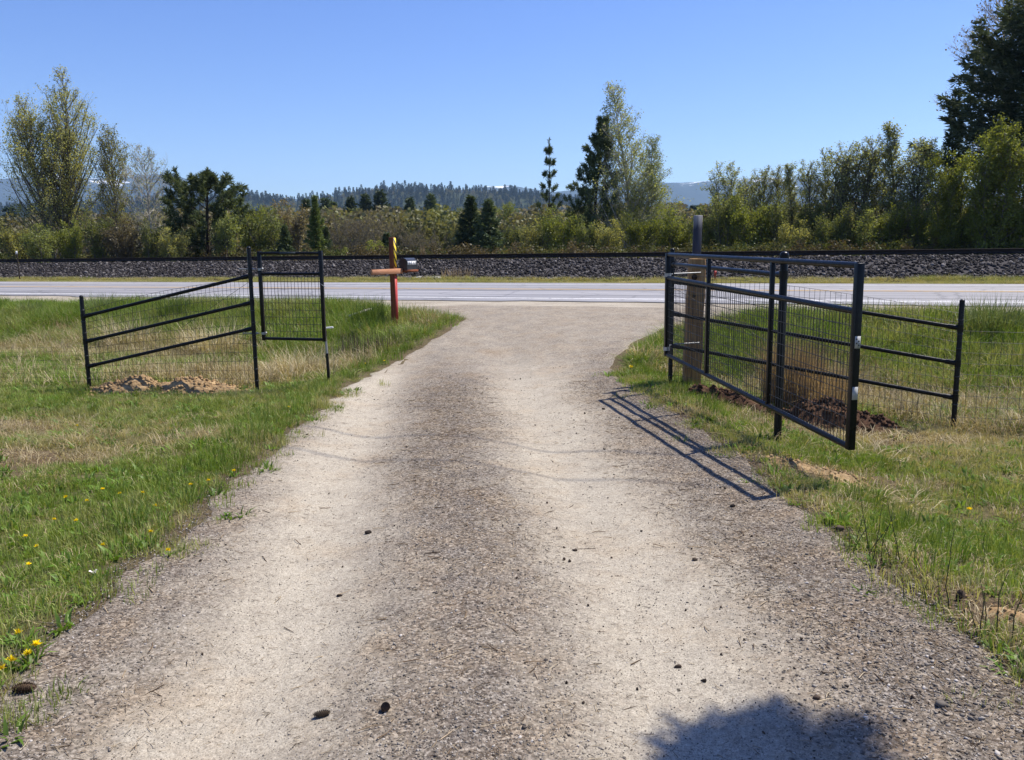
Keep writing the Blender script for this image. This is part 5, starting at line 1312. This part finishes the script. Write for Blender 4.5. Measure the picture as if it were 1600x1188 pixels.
# dandelions
def dandelion(label, px, py, seed, big=1.0):
    rg = np.random.default_rng(seed); p = on_ground(px, py + 4, 4.0); h = .045 * rg.uniform(.7, 1.3)
    o = root('dandelion', p, label, 'flower', 'dandelions in the grass')
    mb = MB(); mb.tube([(0, 0, -.02), (.004, .002, h * .6), (.006, -.004, h)], [.0018] * 3, 5); mb.build('stem', G_T2, o)
    mb = MB(); n = 42; a_ = rg.uniform(0, 6.28, n); el = rg.uniform(.05, 1.3, n); D = np.stack([np.cos(a_) * np.cos(el), np.sin(a_) * np.cos(el), np.sin(el) * .8], 1)
    needle_diamonds(mb, np.repeat([[.006, -.004, h]], n, 0), D, .019 * big, .007 * big, rg); mb.build('flower_head', PETAL, o)
    me = blades(rg, 9, .012, .05, .09, .014, 1.0, .5, L_WEED, 'leaf_rosette', .3); link('leaf_rosette', me, None, o)
for i, (px, py, lb) in enumerate([(29, 1003, 'dandelion highest of the five at the bottom left corner'), (57, 1024, 'dandelion farthest right of the five at the bottom left corner'), (44, 1037, 'fully open dandelion in the middle of the five at the bottom left corner'),
        (18, 1046, 'orange-tinged dandelion low among the five at the bottom left corner'), (3, 1054, 'dandelion cut by the left edge at the bottom left corner')]):
    dandelion(lb, px, py, 40 + i, 1.05)
for i, (px, py, lb) in enumerate([(102, 782, 'leftmost dandelion of the row across the lawn left of the driveway'), (136, 788, 'second dandelion from the left in the row across the lawn'), (160, 771, 'dandelion highest among the left end of the lawn row'),
        (187, 778, 'dandelion left of a close pair in the middle of the lawn row'), (223, 779, 'upper dandelion of the close pair in the middle of the lawn row'), (243, 794, 'lower dandelion of the close pair in the middle of the lawn row'),
        (298, 766, 'left dandelion of the pair nearing the driveway at the right end of the lawn row'), (325, 756, 'right dandelion of the pair nearing the driveway at the right end of the lawn row'), (365, 741, 'dandelion right at the grass edge by the driveway, halfway to the fence'),
        (85, 819, 'left one of two dandelions just below the lawn row'), (118, 820, 'right one of two dandelions just below the lawn row'), (57, 860, 'right one of two dandelions near the left edge, above the paper scrap'),
        (40, 848, 'left one of two dandelions near the left edge, above the paper scrap'), (160, 860, 'dandelion straight above the paper scrap'), (235, 842, 'upper dandelion at the grass edge right of the paper scrap'),
        (262, 866, 'lower dandelion at the grass edge right of the paper scrap'), (45, 893, 'dandelion near the left edge, level with the paper scrap'), (600, 566, 'farthest right dandelion on the bank below the mailbox stand'),
        (571, 569, 'left dandelion on the bank below the mailbox stand'), (590, 546, 'highest dandelion on the bank below the mailbox stand'), (451, 640, 'single dandelion on the bank below the tall left gatepost'), (120, 668, 'single dandelion in the lawn below the orange soil heaps')]):
    dandelion(lb, px, py, 60 + i, .8)
dandelion('single dandelion in the grass at the foot of the long gate hinge', 985, 577, 98, 1.5); dandelion('single dandelion in the grass right of the thin shoots', 1512, 802, 99, 1.0)

# ------------------------------------------------------------------ the loose things on the driveway
STONE = mat_rock('driveway_pebble', [(0, (.075, .064, .054)), (.35, (.15, .130, .110)), (.7, (.235, .205, .172)), (.93, (.34, .305, .265)), (1, (.50, .46, .42))], 30)
peb = [rock_mesh(np.random.default_rng(200 + i), 'pebble', STONE, 0, (1.1, .8, .5)) for i in range(5)]
def dz1(x, y): return float(drive_z(np.array([x]), np.array([y]))[0])
def coarse(x, y): return np.clip(1 - track(x, y) * 1.25, 0.0, 1)
n = 210000; y = 1.9 + (rng.uniform(0, 1, n) ** 1.5) * 8.5; x = rng.uniform(-2.2, 2.2, n)
inn = np.minimum(x - edge_l(y), edge_r(y) - x) > -.10
cl = vnoise(x * 2.5, y * 2.5, 83)
ok = inn & (np.abs(x) < .66 * y + .5) & (rng.uniform(0, 1, n) < .22 + .78 * coarse(x, y) * (.35 + cl)); x, y = x[ok], y[ok]
size = .0018 + rng.gamma(1.6, .0010, len(x)) * (.5 + .6 * coarse(x, y)) * (1 + .55 * sm(.2, 1.2, x) * sm(4.5, 2.6, y)) + .003 * (rng.uniform(0, 1, len(x)) < .02)
z = np.where(np.minimum(x - edge_l(y), edge_r(y) - x) > .02, drive_z(x, y), np.maximum(drive_z(x, y), ground_z(x, y)))
scatter('gravel', peb, np.stack([x, y, z + size * .12], 1), np.stack([rng.normal(0, .35, len(x)), rng.normal(0, .35, len(x)), rng.uniform(0, 6.28, len(x))], 1), size[:, None] * np.ones((1, 3)), rng.integers(0, 5, len(x)), 0 * x, 'loose gravel scattered over the driveway')
# bark crumbs, needles, straws
def stick_mesh(seed, mat, n=1):
    rg = np.random.default_rng(seed); q = curve_pts((-.5, 0, 0), (1, rg.normal(0, .15), 0), 1, 3, (0, rg.normal(0, .4), 0), rg, .12); mb = MB(); mb.prisms(q[:-1], q[1:], [.034, .03, .026], [.03, .026, .015], 3); me = mb.mesh('litter_stick'); me.materials.append(mat); return me
LIT = mat_rock('dry_litter', [(0, (.05, .032, .02)), (.35, (.15, .10, .06)), (.7, (.32, .24, .15)), (1, (.52, .43, .30))], 40)
sticks = [stick_mesh(250 + i, LIT) for i in range(4)]
n = 130000; y = 1.9 + (rng.uniform(0, 1, n) ** 1.4) * 8.0; x = rng.uniform(-2.6, 3.0, n); off = offset(x, y)
ok = (off < .45) & (np.abs(x) < .66 * y + .5) & (rng.uniform(0, 1, n) < (.05 + .75 * coarse(x, y) * (.15 + 1.4 * np.clip(vnoise(x * 1.6, y * 1.1, 87) - .25, 0, 1))) * np.where(off > 0, .6, 1)); x, y = x[ok], y[ok]
size = rng.uniform(.012, .040, len(x)) * (1 + 1.2 * (rng.uniform(0, 1, len(x)) < .05))
z = np.where(offset(x, y) < -.02, drive_z(x, y), np.maximum(ground_z(x, y), drive_z(x, y)))
scatter('litter', sticks, np.stack([x, y, z + .004], 1), np.stack([rng.normal(0, .15, len(x)), rng.normal(0, .15, len(x)), rng.uniform(0, 6.28, len(x))], 1), size[:, None] * np.ones((1, 3)), rng.integers(0, 4, len(x)), 0 * x, 'dry needles, bark bits and straw littering the gravel')
# dark crumbs
DARK = mat_rock('dark_crumb', [(0, (.02, .015, .012)), (.6, (.05, .036, .026)), (1, (.10, .07, .05))], 30)
dk = [rock_mesh(np.random.default_rng(230 + i), 'crumb', DARK, 0, (1, .7, .6)) for i in range(3)]
n = 1300; y = 2.2 + (rng.uniform(0, 1, n) ** 1.3) * 9; x = rng.uniform(-1.9, 1.7, n)
ok = (offset(x, y) < -.05) & (rng.uniform(0, 1, n) < .25 + .9 * vnoise(x * 2, y * 2, 89) * (x > 0)); x, y = x[ok], y[ok]; size = .0026 + rng.gamma(1.2, .0021, len(x))
scatter('bark_crumbs', dk, np.stack([x, y, drive_z(x, y) + size * .3], 1), rng.uniform(0, 6.28, (len(x), 3)), size[:, None] * np.ones((1, 3)), rng.integers(0, 3, len(x)), 0 * x, 'small dark bark crumbs dotted over the pale wheel tracks')

CONE = mat_simple('pine_cone_scale', (.05, .032, .022), (.13, .085, .055), 40, .8, .2); CONE2 = mat_simple('pale_cone_scale', (.10, .075, .05), (.22, .165, .11), 40, .8, .2)
def pine_cone(label, px, py, L, W, yaw, mat, seed, fn=dz1):
    rg = np.random.default_rng(seed); p = on_ground(px, py, 3, fn); o = root('pine_cone', p + np.array((0, 0, W * .46)), label, 'pine cone', 'pine cones on the ground', yaw)
    mb = MB(); mb.sphere((0, 0, 0), 1, 10, 8, (L * .46, W * .30, W * .30)); mb.build('core', mat, o, True)
    mb = MB()
    for k in range(90):
        t = (k + .5) / 90; a_ = k * 2.39996; r_ = W * .5 * (math.sin(math.pi * min(1, t * .9 + .08)) ** .55); x_ = (t - .5) * L
        out = np.array((.45, math.cos(a_), math.sin(a_))); out /= np.linalg.norm(out); sd_ = np.array((0, -math.sin(a_), math.cos(a_))); b0 = np.array((x_, math.cos(a_) * r_ * .45, math.sin(a_) * r_ * .45)); tip = b0 + out * r_ * .62; w_ = r_ * .30 + .002
        mb.add([b0 - sd_ * w_ * .6, b0 + sd_ * w_ * .6, tip + sd_ * w_, tip - sd_ * w_, tip + np.array((.0025, 0, 0)) - out * .004], [(2, 3, 4)], [(0, 1, 2, 3)])
    mb.build('scales', mat, o)
pine_cone('long pale brown pine cone lying on the left wheel track', 503, 1120, .058, .026, .35, CONE2, 1)
pine_cone('small dark upright pine cone right of the long pale one', 602, 1111, .036, .030, 1.3, CONE, 2)
pine_cone('dark pine cone at the bottom left edge of the gravel below the dandelions', 38, 1082, .085, .040, .15, CONE, 3)
def rough_stone(label, px, py, r_, seed, mat=DARK, cat='stone', name='stone', sq=(1, .75, .6)):
    p = on_ground(px, py, 4, dz1); me = rock_mesh(np.random.default_rng(seed), name, mat, 1, tuple(r_ * q for q in sq)); tag(link(name, me, None, None, (p[0], p[1], p[2] + r_ * .35)), label, cat, 'dark stones on the driveway' if mat is DARK else None)
rough_stone('largest dark stone on the left wheel track, above the middle of the photo', 575, 834, .020, 1)
rough_stone('dark pebble on the left wheel track above the long pale cone', 530, 932, .013, 2); rough_stone('dark pebble low on the right wheel track by the tree shadow', 1060, 1043, .013, 3)
rough_stone('dark pebble lying by a dry twig on the right wheel track', 898, 861, .014, 4); rough_stone('dark pebble on the right wheel track near the gravel edge', 1085, 876, .015, 5)
rough_stone('dark pebble close to the tree shadow at the bottom right', 1275, 1092, .014, 6); rough_stone('dark crumbling clod by the end of the gate shadow', 1145, 792, .020, 7); rough_stone('dark pebble high on the right wheel track', 943, 640, .018, 8)
rough_stone('dark stone half sunk in the grass right of the short shoots', 1500, 938, .035, 9, DARK, 'stone', 'stone', (.6, .4, 1.3)); rough_stone('dark clod in the right verge left of the tallest shoots', 1312, 828, .028, 10)
def twig(label, px, py, L, yaw, r_, mat, seed):
    rg = np.random.default_rng(seed); p = on_ground(px, py, 3, dz1); q = curve_pts((-L / 2, 0, r_), (1, .1, .02), L, 6, (0, rg.normal(0, .3), 0), rg, .05); q[:, 2] = r_ * 1.3; mb = MB(); mb.tube(q, np.linspace(r_, r_ * .5, 7), 6); e = q[3]; mb.tube([e, e + np.array((L * .16, L * .09, .006))], [r_ * .6, r_ * .3], 5)
    o = mb.build('twig', mat, None, False, tuple(p)); o.rotation_euler = (0, 0, yaw); tag(o, label, 'twig')
TW = mat_simple('pale_twig', (.34, .25, .16), (.50, .40, .28), 30, .85, .2); TWD = mat_simple('dark_twig', (.07, .05, .035), (.14, .10, .07), 30, .85, .2)
twig('pale broken twig near the bottom edge on the middle gravel strip', 702, 1150, .085, .75, .0022, TW, 1); twig('thin dark twig on the right wheel track beside a dark pebble', 918, 859, .10, -.05, .0022, TWD, 2)
twig('pale straw lying at the left edge of the gravel near the bottom', 75, 1052, .14, .45, .0020, TW, 3); twig('long thin dark twig on the driveway left of the gate shadow', 768, 630, .24, .1, .003, TWD, 4)
twig('dark branched twig at the right of the middle strip near the bottom', 985, 1107, .06, .5, .0018, TWD, 5)
p = on_ground(145, 903, 4); mb = MB(); g = np.array([[(i * .009 - .018, j * .010 - .015, .006 * math.sin(i * 1.3 + j) + .004 * math.cos(j * 2.3)) for j in range(4)] for i in range(5)]).reshape(-1, 3)
mb.add(g, quads=[(i * 4 + j, (i + 1) * 4 + j, (i + 1) * 4 + j + 1, i * 4 + j + 1) for i in range(4) for j in range(3)]); mb.add(g - (0, 0, .0008), quads=[(i * 4 + j, i * 4 + j + 1, (i + 1) * 4 + j + 1, (i + 1) * 4 + j) for i in range(4) for j in range(3)])
tag(mb.build('paper_scrap', mat_simple('pinkish_paper', (.72, .62, .64), (.84, .78, .80), 30, .7, .2), None, True, (p[0], p[1], p[2] + .03)), 'crumpled pinkish white paper scrap in the grass at lower left', 'litter')

# ------------------------------------------------------------------ what throws its shade in from outside the frame
PROTO.pop('shade', None)
tx, ty_ = road_xy(0, 0)
def shade_tree(X, Y, H, zc, rc, tip, label):
    """a pine right of the frame; the end of one bough throws the shadow at the bottom of the driveway"""
    rg = np.random.default_rng(5); wd, nee = MB(), MB()
    q = curve_pts((0, 0, -.2), (0, 0, 1), H + .2, 10, (0, 0, .3), rg, .012); wd.tube(q, np.linspace(.15, .02, 11), 10)
    A0, A1 = [], []; C, D = [], []
    def bough(c0, e, n_, m_, spread):
        A0.append(c0); A1.append(e); L = np.linalg.norm(e - c0)
        for f in np.linspace(.3, 1, n_):
            pp = c0 + (e - c0) * f; C.append(np.repeat(pp[None], m_, 0) + rg.normal(0, spread, (m_, 3))); D.append((e - c0) / L * .6 + rg.normal(0, .7, (m_, 3)))
    for j in range(60):
        t = (j + .5) / 60; z = zc - 1.6 + (H - zc + 1.5) * t; a_ = j * 2.39996; Lb = rc * (math.sin(math.pi * (.12 + .86 * t)) ** .7) * rg.uniform(.75, 1.05)
        c0 = np.array((0, 0, z)); bough(c0, c0 + np.array((math.cos(a_) * Lb, math.sin(a_) * Lb, .3 * Lb)), 7, 22, .05)
    tip = np.array(tip, float); c0 = np.array((0, 0, tip[2] - .5)); bough(c0, tip, 5, 12, .05)
    for j in range(15):
        a_ = j * 2.39996; r_ = .27 * rg.uniform(.55, 1.0); bough(tip * .72 + c0 * .28, tip + np.array((math.cos(a_) * r_ * 1.0, math.sin(a_) * r_ * .75 - .05, rg.normal(0, .10))), 9, 46, .03)
    wd.prisms(A0, A1, .022, .008, 4); needle_diamonds(nee, np.concatenate(C), np.concatenate(D), .14, .016, rg)
    z0 = gz(X, Y); o = root('pine_tree', (X, Y, z0), label, 'tree')
    for nm, mb_, mt in (('trunk', wd, BARK_DARK), ('crown', nee, N_PINE)): ob = mb_.build(nm, mt, o); ob.location = (0, 0, -z0)
kx, ky = math.sin(SUN_AZ) / math.tan(SUN_EL), math.cos(SUN_AZ) / math.tan(SUN_EL)
sx, sy, sz_ = 1.1, .55, 5.0                                    # where the crown's own shadow falls: behind the camera's lower edge
TX, TY = sx + kx * sz_, sy + ky * sz_
shade_tree(TX, TY, 6.9, sz_, 1.0, (.79 + kx * 5.2 - TX, 2.48 + ky * 5.2 - TY, 5.2), 'pine outside the frame whose bough shadow falls on the driveway at bottom right')
for i, (s_, lb) in enumerate(((9.72, 'overhead cable whose faint shadow crosses the driveway below the gates'), (8.95, 'second overhead cable, its faint shadow nearer the camera on the driveway'))):
    mb = MB(); q = [(*road_xy(t, s_), 8.0 + .0006 * t * t) for t in np.linspace(-45, 45, 31)]; mb.tube(q, [.011] * 31, 6); tag(mb.build('overhead_cable', BLACK, None), lb, 'cable', 'overhead cables')
